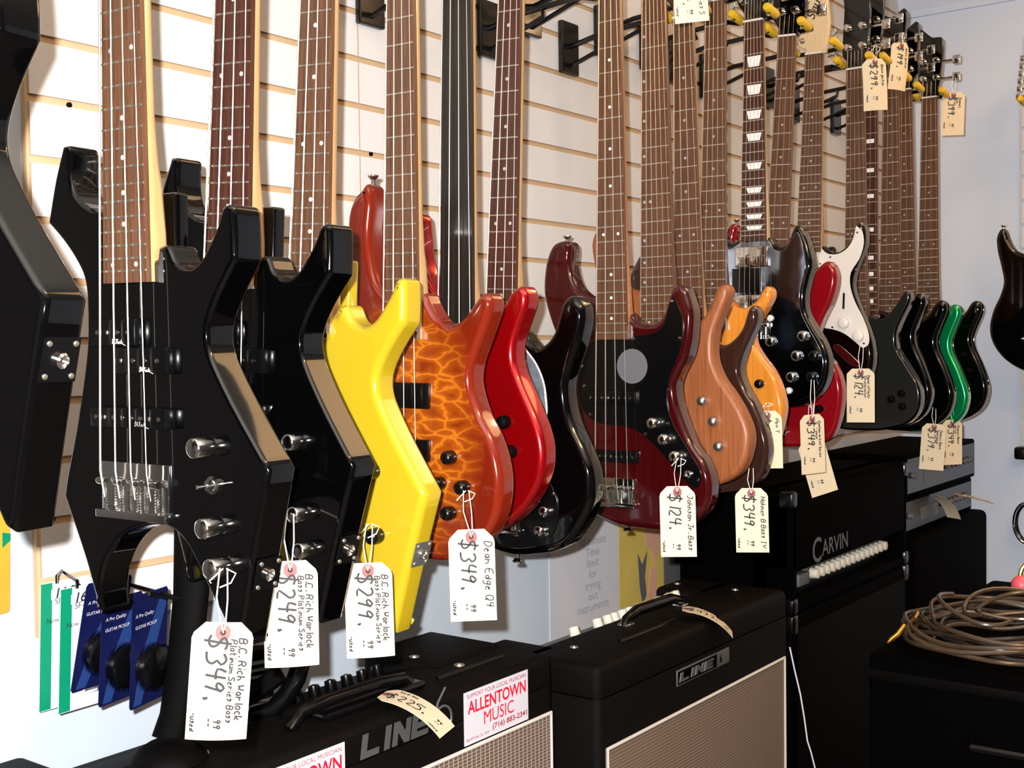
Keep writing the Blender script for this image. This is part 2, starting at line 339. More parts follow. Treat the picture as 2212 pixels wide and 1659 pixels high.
OUT = {'warlock': WARL, 'sound': SG,
'dean': [(-84, -13), (-75, -5), (-67, -12), (-65, -35), (-69, -70), (-66, -105), (-56, -140), (-40, -158), (-26, -162), (27, -158), (36, -172), (52, -193), (73, -201), (95, -191), (112, -172), (125, -160), (136, -162), (140, -175), (134, -194), (122, -222), (110, -249), (107, -277), (120, -315), (137, -342), (149, -370), (155, -399), (154, -426), (147, -453), (132, -476), (105, -500), (72, -513), (36, -517), (-20, -510), (-80, -490), (-120, -455), (-140, -415), (-145, -370), (-132, -330), (-112, -285), (-100, -240), (-94, -190), (-99, -145), (-108, -100), (-109, -50), (-98, -24)],
'red': [(30, -125), (50, -140), (71, -131), (88, -110), (104, -104), (112, -115), (112, -130), (106, -146), (96, -171), (91, -191), (92, -210), (101, -234), (127, -283), (139, -312), (143, -340), (138, -370), (122, -400), (95, -430), (50, -458), (0, -470), (-50, -462), (-100, -435), (-130, -390), (-138, -345), (-125, -290), (-105, -240), (-98, -190), (-108, -120), (-118, -60), (-112, -10), (-95, 8), (-82, 4), (-78, -20), (-74, -57), (-64, -85), (-45, -110), (-26, -118)],
'jblack': [(30, -150), (45, -165), (61, -172), (77, -162), (89, -144), (97, -117), (103, -102), (114, -94), (127, -97), (136, -110), (138, -130), (132, -160), (120, -195), (112, -231), (122, -275), (145, -315), (160, -345), (165, -381), (158, -409), (143, -437), (126, -459), (96, -476), (65, -484), (27, -491), (-10, -488), (-60, -472), (-110, -440), (-145, -395), (-155, -345), (-140, -290), (-118, -240), (-110, -190), (-120, -120), (-122, -60), (-116, -20), (-103, -5), (-90, -12), (-88, -30), (-84, -60), (-70, -95), (-45, -122), (-26, -128)],
'pbass': [(-129, 1), (-111, 8), (-95, 5), (-92, -10), (-94, -29), (-88, -57), (-76, -78), (-50, -95), (-24, -98), (27, -125), (40, -138), (60, -143), (80, -140), (94, -125), (103, -100), (110, -84), (122, -78), (134, -85), (140, -100), (146, -120), (147, -137), (144, -172), (136, -200), (122, -225), (114, -248), (117, -275), (127, -305), (143, -340), (167, -374), (178, -405), (177, -437), (163, -464), (135, -485), (105, -493), (72, -495), (34, -495), (4, -493), (-30, -484), (-80, -466), (-125, -435), (-150, -395), (-156, -350), (-142, -300), (-120, -255), (-112, -215), (-114, -185), (-128, -151), (-140, -120), (-149, -85), (-148, -51), (-141, -20)],
'natural': [(-131, -28), (-140, -38), (-145, -56), (-142, -83), (-134, -119), (-120, -160), (-108, -210), (-108, -250), (-125, -300), (-145, -345), (-150, -390), (-138, -435), (-100, -475), (-50, -495), (10, -502), (70, -502), (114, -495), (145, -478), (160, -458), (170, -423), (169, -397), (156, -365), (136, -333), (117, -308), (104, -278), (102, -253), (105, -228), (116, -199), (129, -172), (134, -155), (127, -143), (115, -145), (104, -163), (90, -191), (70, -210), (45, -212), (31, -200), (-30, -150), (-70, -140), (-95, -110), (-104, -75), (-108, -40), (-120, -24)],
'brown': [(-125, -39), (-110, -18), (-98, -25), (-94, -60), (-85, -100), (-60, -130), (-27, -140), (30, -180), (50, -195), (69, -197), (89, -184), (104, -164), (115, -133), (125, -126), (132, -135), (132, -155), (120, -180), (104, -212), (96, -240), (98, -258), (107, -280), (123, -306), (139, -343), (148, -375), (149, -402), (142, -428), (131, -449), (109, -464), (74, -474), (20, -480), (-40, -475), (-95, -450), (-130, -410), (-140, -360), (-125, -305), (-105, -255), (-102, -215), (-118, -160), (-132, -100), (-134, -60)],
'amber': [(30, -165), (45, -178), (65, -180), (87, -167), (99, -148), (109, -139), (118, -147), (118, -162), (108, -182), (95, -202), (84, -222), (81, -238), (86, -257), (102, -280), (122, -305), (138, -338), (146, -374), (141, -408), (130, -441), (100, -470), (50, -485), (-10, -487), (-70, -470), (-115, -435), (-138, -390), (-132, -340), (-112, -290), (-95, -240), (-97, -190), (-112, -130), (-118, -70), (-105, -35), (-92, -40), (-86, -80), (-75, -115), (-50, -135), (-27, -140)],
'mirror': [(-29, -142), (-41, -144), (-60, -150), (-72, -140), (-82, -126), (-97, -122), (-108, -135), (-114, -165), (-108, -205), (-100, -240), (-105, -275), (-125, -320), (-148, -365), (-155, -410), (-142, -455), (-105, -488), (-50, -503), (20, -507), (77, -499), (114, -492), (134, -476), (151, -454), (160, -425), (160, -394), (148, -362), (128, -330), (112, -300), (109, -268), (116, -235), (124, -202), (117, -167), (107, -138), (98, -123), (88, -122), (80, -135), (72, -155), (56, -163), (40, -157), (29, -142)],
'cherry': [(-127, 0), (-118, 12), (-108, 12), (-104, 0), (-108, -25), (-98, -55), (-75, -78), (-26, -88), (30, -90), (55, -105), (75, -100), (97, -78), (110, -70), (122, -75), (132, -97), (132, -124), (124, -157), (112, -183), (102, -209), (99, -236), (109, -261), (134, -286), (150, -315), (158, -348), (157, -385), (150, -425), (133, -456), (96, -472), (28, -479), (-40, -475), (-95, -455), (-135, -415), (-148, -365), (-140, -315), (-115, -265), (-105, -220), (-112, -160), (-128, -100), (-138, -50), (-136, -15)],
'strat': [(24, -122), (46, -137), (68, -137), (86, -123), (100, -100), (107, -79), (116, -71), (124, -82), (128, -105), (125, -133), (112, -167), (103, -195), (103, -223), (119, -265), (138, -307), (150, -341), (155, -376), (150, -411), (130, -440), (95, -458), (50, -464), (0, -462), (-60, -445), (-110, -410), (-140, -365), (-148, -320), (-138, -270), (-118, -225), (-108, -185), (-115, -140), (-125, -95), (-128, -55), (-118, -30), (-105, -28), (-98, -40), (-92, -60), (-75, -90), (-50, -105), (-24, -110)],
'five': [(50, -200), (67, -195), (90, -173), (109, -144), (123, -133), (130, -145), (126, -165), (108, -200), (95, -236), (98, -273), (120, -310), (148, -358), (154, -395), (145, -430), (119, -455), (70, -470), (27, -474), (-44, -472), (-100, -450), (-140, -400), (-145, -350), (-125, -290), (-100, -230), (-105, -160), (-120, -90), (-115, -45), (-95, -40), (-88, -90), (-60, -140), (-27, -155), (30, -190)]}
def sgn(a): return 1 if a >= 0 else -1
def fz(L, n): return L*(2**(-n/12)-.5)       # z of fret n above the 12th fret
def guitar(label, cat, loc, al, lean, L, shape, body, T=.040, r=.009, ns=4, wn=.041, w12=.053, nf=24, board='rosewood', neck='maple',
           dots='center', inl='pearldot', head='bass', headmat=None, headlabel=None, side=None, frets=True, name='electric_bass', sr=.00075, headtilt=0, group=None, bridge=True, tuners=True, headk=1, side2=None):
    g = thing(name, label, cat, loc, (0, radians(lean), -radians(al)), group)
    mats = [body] + ([side] if side else [])
    mb = plate(MB(), OUT[shape], T, r)
    if shape == 'warlock': mb.rbox((-.033, .0275, -.215), (.0325, .046, -.128), .003, 2)
    bo = mb.build('body', mats, g, smooth=True, wn=True)
    if side:
        for p in bo.data.polygons: p.material_index = 0 if p.center.y < .0006 else 1
    if side2:
        bo.data.materials.append(M[side2])
        for p in bo.data.polygons:
            if p.center.y > T*.7: p.material_index = 1
    wz = lambda z: wn+(w12-wn)*(L/2-z)/(L/2)
    zt = L/2; zb = fz(L, nf)-.012
    # fretboard with frets and markers
    mb = MB(); a, b = wz(zt)/2, wz(zb)/2
    mb.prism([(-a, -.011, zt), (a, -.011, zt), (b, -.011, zb), (-b, -.011, zb)], (0, .0065, 0), 0)
    if frets:
        for k in range(0, nf+1):
            z = fz(L, k); w = wz(z)/2-.0004
            if k == 0: mb.box((-w, -.0145, z), (w, -.005, z+.004), 3)
            else: mb.prism([(-w, -.011, z+.0013), (w, -.011, z+.0013), (w, -.0128, z), (-w, -.0128, z)][:], (0, 0, -.0016), 1) if False else mb.box((-w, -.0124, z-.0009), (w, -.0108, z+.0009), 1)
        for k in (3, 5, 7, 9, 12, 15, 17, 19, 21, 24):
            if k > nf: continue
            z = (fz(L, k)+fz(L, k-1))/2; w = wz(z); hgt = fz(L, k-1)-fz(L, k)
            if dots == 'trap':
                q = min(hgt*.36, .011); mb.prism([(-w*.30, -.0113, z+q), (w*.38, -.0113, z+q), (w*.30, -.0113, z-q), (-w*.22, -.0113, z-q)], (0, .0004, 0), 2)
            elif dots == 'block':
                mb.prism([(-w*.33, -.0113, z+.005), (w*.33, -.0113, z+.005), (w*.33, -.0113, z-.005), (-w*.33, -.0113, z-.005)], (0, .0004, 0), 2)
            elif dots != 'none':
                xs = ([-w*.27, w*.27] if k in (12, 24) else [0])
                if dots == 'side': xs = [-w*.38+x*.5 for x in xs] if k != 12 else [-w*.38, -w*.18]
                for x in xs: mb.lathe((x, -.0109, z), (0, -1, 0), [(.0027, 0), (.0027, .0004), (.0005, .0005)], 12, 2)
    mb.build('fretboard', [board, 'fret', inl, 'whitepl'], g)
    # neck wood
    mb = MB(); zz = [zt+.004, zt-.05, zt-.2, 0., zb+.165, zb+.12, zb+.095, zb+.05, zb+.0005]; DP = [.018, .0185, .020, .022, .023, .027, .031, .033, .033]; EX = [.8, .8, .8, .8, .8, .7, .55, .4, .35]; n = 10; vs = []
    for i, z in enumerate(zz):
        w = wz(z)/2; dp = DP[i]
        for k in range(n+1):
            t = pi*k/n; vs.append((w*cos(t), -.005+dp*sin(t)**EX[i], z))
    N = n+1; fs = [(i*N+k, i*N+k+1, (i+1)*N+k+1, (i+1)*N+k) for i in range(len(zz)-1) for k in range(n)]
    fs += [(i*N, (i+1)*N, (i+1)*N+n, i*N+n) for i in range(len(zz)-1)]+[tuple(range(N)), tuple(range((len(zz)-1)*N, len(zz)*N))[::-1]]
    mb.add(vs, fs); mb.build('neck', neck, g, smooth=True)
    # headstock with tuning posts and keys
    if head:
        k = headk*1000; w = wz(zt)/2*1000
        hs = {'bass': [(-w, 0), (-w-4, 25), (-w-22, 55), (-w-24, 80), (-w-16, 150), (-w-6, 195), (12, 215), (30, 205), (28, 185), (w-2, 160), (w+6, 100), (w+4, 45), (w, 0)],
              'two': [(-w, 0), (-w-3, 20), (-w-18, 45), (-w-16, 100), (-w-20, 165), (-w-12, 178), (0, 160), (w+12, 178), (w+20, 165), (w+16, 100), (w+18, 45), (w+3, 20), (w, 0)],
              'hook': [(-w, 0), (-w-2, 20), (-w-12, 40), (-w-6, 150), (-w-8, 196), (4, 168), (w+12, 160), (w+8, 60), (w+2, 25), (w, 0)],
              'strat': [(-w, 0), (-w-3, 12), (-w-22, 25), (-w-20, 50), (-w-2, 160), (4, 182), (24, 188), (40, 170), (38, 145), (24, 130), (30, 70), (28, 42), (w+3, 20), (w, 0)]}[head]
        mb = plate(MB(), [(x, z+zt*1000+2) for x, z in hs], .014, .002, -.006 if head != 'strat' else -.002, 4)
        hd = mb.build('headstock', headmat or body, g, smooth=True, wn=True)
        if headlabel: hd['label'] = headlabel
        if tuners:
            per = []
            if head in ('bass',): per = [(-w-6+3*i, 48+36*i, -1) for i in range(4)]
            elif head == 'strat': per = [(-w-9+2.5*i, 34+22*i, -1) for i in range(6)]
            elif ns == 6: per = [(sx*(w+2), 45+i*36, sx) for sx in (-1, 1) for i in range(3)]
            else: per = [(sx*(w-4), 55+i*48, sx) for sx in (-1, 1) for i in range(2)]
            for (x, z, sx) in per:
                tb = MB(); big = 1.0 if ns < 6 else .72; X = x/1000; Z = zt+z/1000
                tb.lathe((X, -.006, Z), (0, -1, 0), [(.009*big, 0), (.009*big, .002), (.0062*big, .004), (.0055*big, .014), (.0065*big, .016), (.001, .0165)], 14)
                tb.tube([(X, .012, Z), (X+sx*.030, .012, Z), (X+sx*.04*big, .012, Z)], .0035*big, 8)
                kx = X+sx*.046*big+sx*.004
                tb.rbox((kx-.011*big, .0095, Z-.012*big), (kx+.011*big, .0145, Z+.012*big), .0024, 2)
                tb.lathe((X, .006, Z), (0, 1, 0), [(.009*big, 0), (.009*big, .012), (.001, .013)], 12)
                tb.build('tuner', 'chrome', g, smooth=True)
    # strings
    sp = wn*.80; be = w12*1.20
    for i in range(ns):
        u = (i/(ns-1)-.5) if ns > 1 else 0; rr = sr*(1.25-.6*i/(ns-1))
        mb = MB(); x0, x1 = u*sp, u*be
        pts = [(x0*1.0, -.0125, zt+.045), (x0, -.0150, zt+.003), (x1, -.0170, -L/2+.006), (x1, -.012, -L/2-.022)]
        mb.tube(pts, rr, 6); mb.build('string', 'string', g, smooth=True)
    g['L'] = L; 
    del g['L']
    return g
def knob(g, x, z, r=.009, h=.016, mt='chrome', dome=.3, y0=0., label=None):
    x /= 1000; z /= 1000
    o = MB().lathe((x, y0, z), (0, -1, 0), [(r*.96, 0), (r, h*.1), (r, h*(1-dome)), (r*.85, h*(1-dome*.35)), (r*.5, h), (.0005, h*1.02)], 24).build('knob', mt, g, smooth=True)
    if label: o['label'] = label
    return o
def pickup(g, x0, z0, x1, z1, mt='blackpl', poles=0, logo=False, hgt=.008, pm='chrome', y0=0, screws=True):
    x0, x1 = sorted((x0/1000, x1/1000)); z0, z1 = sorted((z0/1000, z1/1000))
    p = MB().rbox((x0, y0-hgt, z0), (x1, y0+.002, z1), .0022, 2).build('pickup', mt, g, smooth=True)
    if poles:
        for i in range(poles):
            x = x0+(x1-x0)*(i+.7)/(poles+.4); MB().lathe((x, y0-hgt+.0004, (z0+z1)/2), (0, -1, 0), [(.0024, 0), (.0024, .001), (.0005, .0013)], 10).build('pole_piece', pm, p, smooth=True)
    return p
def bridge(g, L, w, h=.05, mt='chrome', ns=4, y0=0, tail=True):
    z = -L/2
    b = MB().rbox((-w/2, y0-.003, z-h*.55), (w/2, y0+.001, z+h*.45), .001, 2)
    if tail: b.rbox((-w/2-.002, y0-.011, z-h*.55-.006), (w/2+.003, y0+.001, z-h*.55+.003), .002, 2)
    b = b.build('bridge', mt, g, smooth=True)
    for i in range(ns):
        x = (i/(ns-1)-.5)*w*.78
        s = MB(); s.lathe((x-.006, y0-.011, z+.004), (1, 0, 0), [(.0038, 0), (.0045, .002), (.0045, .010), (.0038, .012)], 12)
        s.tube([(x, y0-.008, z), (x, y0-.0075, z-h*.5)], .0018, 8)
        for q in range(7): s.lathe((x, y0-.0078, z-.006-q*.003), (0, 0, -1), [(.0028, 0), (.0028, .0013)], 8)
        s.build('saddle', mt, b, smooth=True)
    return b
def strap_button(g, x, z, dx, dz, y=.02):
    x /= 1000; z /= 1000
    return MB().lathe((x, y, z), (dx, 0, dz), [(.0045, -.002), (.0038, .004), (.0035, .008), (.0078, .0125), (.0075, .0145), (.001, .0155)], 16).build('strap_button', 'chrome', g, smooth=True)
def guard(g, outl, mt, y0=-.002, T=.0022, screws=(), sm='chrome', sn=3, name='pickguard'):
    p = plate(MB(), outl, T, .0006, y0, sn, res=1).build(name, mt, g, smooth=True, wn=True)
    for (x, z) in screws: MB().lathe((x/1000, y0, z/1000), (0, -1, 0), [(.003, 0), (.0024, .001), (.0003, .0014)], 10).build('screw', sm, p, smooth=True)
    return p
def jackplate(g, c, ex, ez, n, s=.017, mt='blackpl', sock='chrome', screws=True):
    """c centre (local), ex/ez in-plane unit vectors, n outward normal"""
    c, ex, ez, n = map(Vector, (c, ex, ez, n)); ex.normalize(); ez.normalize(); n.normalize()
    p = MB().prism([c+ex*a*s+ez*b_*s for a, b_ in ((-1, -1), (1, -1), (1, 1), (-1, 1))], n*.002).build('jack_plate', mt, g)
    MB().lathe(c+n*.002, n, [(.0062, 0), (.0062, .003), (.0045, .0045), (.0042, .001), (.0005, .001)], 18).build('jack_socket', sock, p, smooth=True)
    for a, b_ in ((-1, -1), (1, -1), (1, 1), (-1, 1)):
        MB().lathe(c+n*.002+ex*a*s*.74+ez*b_*s*.74, n, [(.0024, 0), (.002, .0012), (.0003, .0016)], 10).build('screw', 'fret', p, smooth=True)
    return p
G = {}
# --- G0 : black pointed bass cut off by the left edge
g = G[0] = guitar('big black pointed bass cut off by the left edge of the picture', 'bass guitar', (.459, .977, 1.790), 80, 0, .864, 'warlock', 'black', T=.042, r=.006, w12=.057)
jackplate(g, (.172, .021, -.447), (0, 1, 0), (.25, 0, 1), (1, 0, -.25), .017)
# --- G1 : first full black warlock
WARG = 'pointed star shaped basses'
g = G[1] = guitar('black pointed bass with two white-marked pickups and chrome knobs, second body from the left', 'bass guitar', (.738, 1.035, 1.638), 85, .68, .836, 'warlock', 'black', T=.040, r=.0055, wn=.044, w12=.0575, sr=.00095)
def rich_mark(p, x, z, k=1):
    mb = MB(); pts = [[(0, 0), (.3, 1.5), (1, 1.4), (.6, .9), (1.1, .5), (.2, 0)], [(1.9, 1.3), (1.4, 1.1), (1.4, .2), (2, .1)], [(2.3, 0), (2.6, 1.4), (3.3, 1.3), (2.7, .8), (3.4, 0)], [(3.7, 0), (3.8, .7)], [(4.6, .6), (4.1, .5), (4.2, .05), (4.7, .1)], [(5.0, 0), (5.2, 1.2)], [(5.1, .5), (5.6, .5), (5.7, 0), (7.5, -.5)]]
    for pl in pts:
        mb.tube([(x+a*.0026*k, -.0127, z+c*.0034*k) for a, c in pl], .0004*k, 5)
    mb.build('logo', 'whitepl', p)
p = pickup(g, -54, -257, 14, -285, 'blackpl', 4, hgt=.011); rich_mark(p, -.018, -.2825)
p = pickup(g, -20, -286, 58, -313, 'blackpl', 4, hgt=.011); rich_mark(p, .022, -.3105)
p = pickup(g, -54, -347, 58, -368, 'blackpl', 8, hgt=.013); rich_mark(p, .014, -.3655)
bridge(g, .855, .100, .052)
for (x, z) in ((105, -383), (115, -460), (125, -498)): knob(g, x, z, .0105, .024, 'chrome', .15)
MB().lathe((.111, 0, -.420), (0, -1, 0), [(.009, 0), (.009, .003), (.006, .004), (.006, .008), (.002, .009), (.0022, .022), (.001, .023)], 18).build('toggle_switch', 'chrome', g, smooth=True)
jackplate(g, (.160, .020, -.505), (0, 1, 0), (.225, 0, .97), (.97, 0, -.225), .016)
# --- G2
g = G[2] = guitar('black pointed bass between the second and the yellow one, its front mostly hidden', 'bass guitar', (.880, 1.038, 1.637), 86, 3.8, .836, 'warlock', 'black', T=.040, r=.0055, wn=.044, w12=.0575, board='rosedark', sr=.00095)
pickup(g, -54, -257, 14, -285, 'blackpl', 4, hgt=.011); pickup(g, -20, -286, 58, -313, 'blackpl', 4, hgt=.011); pickup(g, -54, -347, 58, -368, 'blackpl', 8, hgt=.013)
bridge(g, .855, .100, .052)
for (x, z) in ((105, -383), (115, -460), (125, -498)): knob(g, x, z, .0095, .02, 'chrome', .15)
jackplate(g, (.162, .020, -.495), (0, 1, 0), (.225, 0, .97), (.97, 0, -.225), .016)
# --- G3 yellow
g = G[3] = guitar('bright yellow pointed bass with sharp horns', 'bass guitar', (1.041, 1.082, 1.587), 86, 3.6, .83, 'warlock', 'yellow', T=.040, r=.010, wn=.043, w12=.056, sr=.0009, inl='pearl', headmat='yellow')
pickup(g, -42, -200, 30, -226, 'chrome', 4); pickup(g, -54, -347, 50, -368, 'blackpl', 8, hgt=.013); bridge(g, .86, .085, .05)
for (x, z) in ((105, -383), (115, -460)): knob(g, x, z, .010, .019, 'blackpl', .35)
jackplate(g, (.165, .020, -.478), (0, 1, 0), (.225, 0, .97), (.97, 0, -.225), .015, 'badge')
# --- G4 amber quilt
g = G[4] = guitar('amber red sunburst bass with quilted maple top and round black knobs', 'bass guitar', (1.202, 1.082, 1.578), 88, 1.06, .832, 'dean', 'quilt', side='amberside', T=.040, r=.011, wn=.040, w12=.051, neck='maple', headmat='amberside', inl='rosewood')
pickup(g, -42, -278, 42, -313, 'blackpl', 0, hgt=.007); pickup(g, -42, -354, 42, -384, 'blackpl', 0, hgt=.007); bridge(g, .86, .08, .05, 'blackpl', tail=True)
for (x, z) in ((78, -375), (100, -413), (77, -449), (60, -411)): knob(g, x, z, .0095, .017, 'blackpl', .4)
strap_button(g, -76, -6, 0, 1)
# --- G5 candy red fretless
g = G[5] = guitar('candy red bass with a plain black fretless fingerboard', 'bass guitar', (1.327, 1.09, 1.536), 88, 1.14, .845, 'red', 'candyred', T=.040, r=.0105, wn=.048, w12=.056, nf=24, board='ebony', frets=False, neck='maple')
pickup(g, -42, -290, 42, -315, 'blackpl', 0); bridge(g, .86, .08, .05)
for (x, z) in ((80, -294), (91, -335)): knob(g, x, z, .0095, .015, 'blackmat', .35)
strap_button(g, -96, 6, 0, 1)
# --- G6 black with pearl guard
g = G[6] = guitar('black bass with pearl pickguard edge hanging in front of the wine red bass', 'bass guitar', (1.441, 1.094, 1.519), 88, 2.96, .836, 'jblack', 'black', T=.042, r=.012, wn=.038, w12=.050, board='rosedark', neck='maple', nf=20)
guard(g, [(-60, -180), (-30, -165), (30, -168), (44, -180), (60, -197), (74, -223), (80, -250), (81, -275), (70, -300), (30, -330), (-30, -330), (-75, -290), (-70, -230)], 'pearldark')
guard(g, [(-60, -180), (-30, -163), (30, -166), (45, -178), (62, -196), (76, -222), (82, -250), (83, -275), (72, -301), (30, -332), (-30, -332), (-77, -290), (-72, -230)], 'whitepl', y0=-.0014, T=.0014, name='pickguard_edge')
guard(g, [(45, -340), (70, -350), (95, -375), (108, -405), (105, -440), (85, -458), (60, -450), (40, -400)], 'blackpl', name='control_plate', screws=((50, -350), (98, -388), (90, -450), (45, -410)))
pickup(g, -42, -290, 42, -312, 'blackpl', 8); pickup(g, -42, -372, 42, -392, 'blackpl', 8)
for (x, z) in ((69, -387), (80, -445), (88, -415)): knob(g, x, z, .0085, .014, 'chrome', .3)
bridge(g, .85, .08, .05); strap_button(g, 23, -490, 0, -1)
# --- G7 wine red P bass
g = G[7] = guitar('wine red bass with black pickguard, three chrome knobs and chrome bridge', 'bass guitar', (1.759, 1.103, 1.524), 88, .16, .847, 'pbass', 'wine', T=.042, r=.0105, wn=.042, w12=.0545, nf=20, neck='mapledk', sr=.0009, inl='pearl')
guard(g, [(114, -97), (124, -114), (133, -142), (128, -183), (110, -226), (102, -259), (104, -290), (117, -320), (162, -387), (162, -410), (151, -419), (131, -404), (100, -372), (68, -342), (47, -328), (19, -319), (-37, -314), (-66, -290), (-74, -250), (-66, -207), (-48, -175), (-29, -168, 1), (29, -168, 1), (45, -162), (73, -159), (95, -146), (105, -115)], 'blackpl',
      screws=((112, -106), (126, -168), (104, -255), (103, -312), (60, -331), (-50, -300), (-66, -215), (38, -168), (138, -345), (134, -398), (158, -404), (-62, -250)))
MB().lathe((.035, -.0022, -.215), (0, -1, 0), [(.030, 0), (.030, .0004), (.0005, .0005)], 30).build('thumb_pad', 'greyedge', g)
pickup(g, -52, -258, 45, -282, 'blackpl', 8, y0=-.002); pickup(g, -46, -361, 46, -382, 'blackpl', 8)
for (x, z) in ((79, -311), (100, -338), (121, -366)): knob(g, x, z, .0105, .019, 'chrome', .35, y0=-.002)
MB().lathe((.141, -.002, -.395), (0, -1, 0), [(.0065, 0), (.0065, .004), (.004, .005), (.0035, .001), (.0005, .001)], 18).build('jack_socket', 'chrome', g, smooth=True)
bridge(g, .86, .078, .045, ns=4); strap_button(g, -108, 4, 0, 1); strap_button(g, 10, -490, 0, -1)
# --- G8 natural
g = G[8] = guitar('satin reddish brown natural wood bass with three silver knobs in a row', 'bass guitar', (1.892, 1.091, 1.591), 88, -.33, .846, 'natural', 'natural', T=.040, r=.0105, ns=6, wn=.045, w12=.060, dots='side', neck='mahog', sr=.0006, head='two', headmat='natural')
for (x, z) in ((85, -347), (106, -383), (116, -427)): knob(g, x, z, .0092, .016, 'silverknob', .45)
pickup(g, -46, -290, 46, -320); pickup(g, -46, -365, 46, -390); bridge(g, .86, .09, .05, 'blackpl', 6)
# --- G9 dark brown
g = G[9] = guitar('dark brown glossy bass tucked behind the satin brown one with slender horn', 'bass guitar', (2.022, 1.099, 1.539), 88, -.74, .844, 'brown', 'darkbrown', T=.040, r=.010, wn=.040, w12=.0545, board='rosewood', neck='maple', sr=.0007, head='two')
pickup(g, -42, -290, 42, -320); bridge(g, .86, .08, .05, 'blackpl'); knob(g, 80, -385, .009, .015, 'blackpl')
# --- G10 amber
g = G[10] = guitar('honey amber wood bass half hidden behind the dark brown bass', 'bass guitar', (2.153, 1.112, 1.597), 88, 1.04, .847, 'amber', 'amber', side2='black', T=.040, r=.0105, ns=5, wn=.042, w12=.053, neck='mahog', sr=.0006, head='two', headmat='darkbrown')  # unseen black back, added to darken what the mirrored pickguard reflects
pickup(g, -42, -290, 42, -320); bridge(g, .86, .08, .05, 'blackpl', 5); knob(g, 100, -330, .009, .015, 'blackpl')
# --- G11 mirror
g = G[11] = guitar('black electric guitar with mirrored chrome pickguard and trapezoid neck inlays', 'electric guitar', (2.338, 1.112, 1.709), 90, .39, .622, 'mirror', 'black', name='electric_guitar', T=.038, r=.008, ns=6, wn=.043, w12=.052, nf=22, dots='trap', inl='pearl', board='rosedark', neck='cream', sr=.0005, head='two')
guard(g, [(-29, -146, 1), (29, -146, 1), (42, -166), (58, -172), (74, -163), (86, -142), (94, -134), (102, -148), (109, -175), (113, -204), (106, -235), (99, -268), (104, -303), (121, -336), (140, -368), (150, -395), (150, -425), (140, -452), (122, -474), (80, -488), (20, -494), (-50, -488), (-100, -465), (-130, -420), (-120, -350), (-95, -300), (-92, -240), (-100, -190), (-90, -150), (-60, -162)], 'mirror', sn=4)
pickup(g, -44, -160, 32, -203, 'chrome', 6, y0=-.002); MB().box((-.053, -.0035, -.256), (.014, -.002, -.205)).build('switch_recess', 'blackpl', g); pickup(g, -44, -262, 32, -300, 'chrome', 6, y0=-.002)
for (x, z) in ((37, -361), (109, -350), (95, -391), (84, -435)): knob(g, x, z, .0115, .013, 'chrome', .4, y0=-.002)
for (x, z) in ((133, -391), (128, -434)): knob(g, x, z, .011, .012, 'blackpl', .4, y0=-.002)
for (x, z) in ((35, -312), (77, -464)): knob(g, x, z, .007, .006, 'whitepl', .4, y0=-.002)
bridge(g, .66, .07, .03, ns=6, tail=False)
# --- G12 cherry
g = G[12] = guitar('deep cherry red bass behind the mirrored guitar, its rounded horn showing', 'bass guitar', (2.46, 1.114, 1.595), 88, 3.26, .830, 'cherry', 'cherry', T=.040, r=.0105, wn=.040, w12=.049, nf=22, neck='mahog', sr=.0006, head='two', headmat='black')
knob(g, 113, -389, .0085, .014, 'blackmat'); pickup(g, -42, -290, 42, -320); bridge(g, .84, .08, .05); strap_button(g, -112, 10, 0, 1)
# --- G13 strat
g = G[13] = guitar('black electric guitar with white pickguard, white knobs and cream headstock', 'electric guitar', (2.62, 1.106, 1.69), 90, 2.07, .623, 'strat', 'black', name='electric_guitar', T=.040, r=.011, ns=6, wn=.042, w12=.0525, nf=21, neck='maple', sr=.0004, head='strat', headmat='cream', headlabel='cream maple headstock')
gd = guard(g, [(108, -82), (113, -84), (123, -94), (127, -121), (118, -155), (99, -186), (99, -218), (111, -252), (130, -286), (144, -320), (146, -345), (133, -355), (118, -345), (92, -326), (66, -316), (30, -312), (-20, -318), (-70, -300), (-95, -250), (-96, -200), (-98, -140), (-92, -90), (-75, -110), (-45, -126), (-26, -128, 1), (26, -128, 1), (43, -142), (68, -143), (90, -130), (103, -107)], 'whitepl', screws=((112, -96), (110, -180), (50, -150), (60, -310), (135, -345)), sn=3)
for (x, z) in ((88, -300), (123, -329)): knob(g, x, z, .0125, .013, 'whitepl', .25, y0=-.002)
MB().box((.084, -.006, -.268), (.088, -.0005, -.232)).build('switch_slot', 'blackpl', g)
plate(MB(), [(64, -352), (74, -348), (100, -366), (126, -390), (122, -399), (110, -398), (84, -378), (66, -362)], .004, .0012, -.003, 4).build('jack_plate', 'chrome', g, smooth=True, wn=True)
for z in (-165, -215, -265): pickup(g, -38, z-9, 38, z+9, 'whitepl', 6, y0=-.002)
bridge(g, .65, .07, .03, ns=6, tail=False)
hb = MB(); put_text(hb, 'Squier', .030, (-.006, -.0026, .3115+.078), (.35, 0, .94), (-.94, 0, .35), shear=.3, bold=.0002); hb.build('brand_marking', 'ink', g)
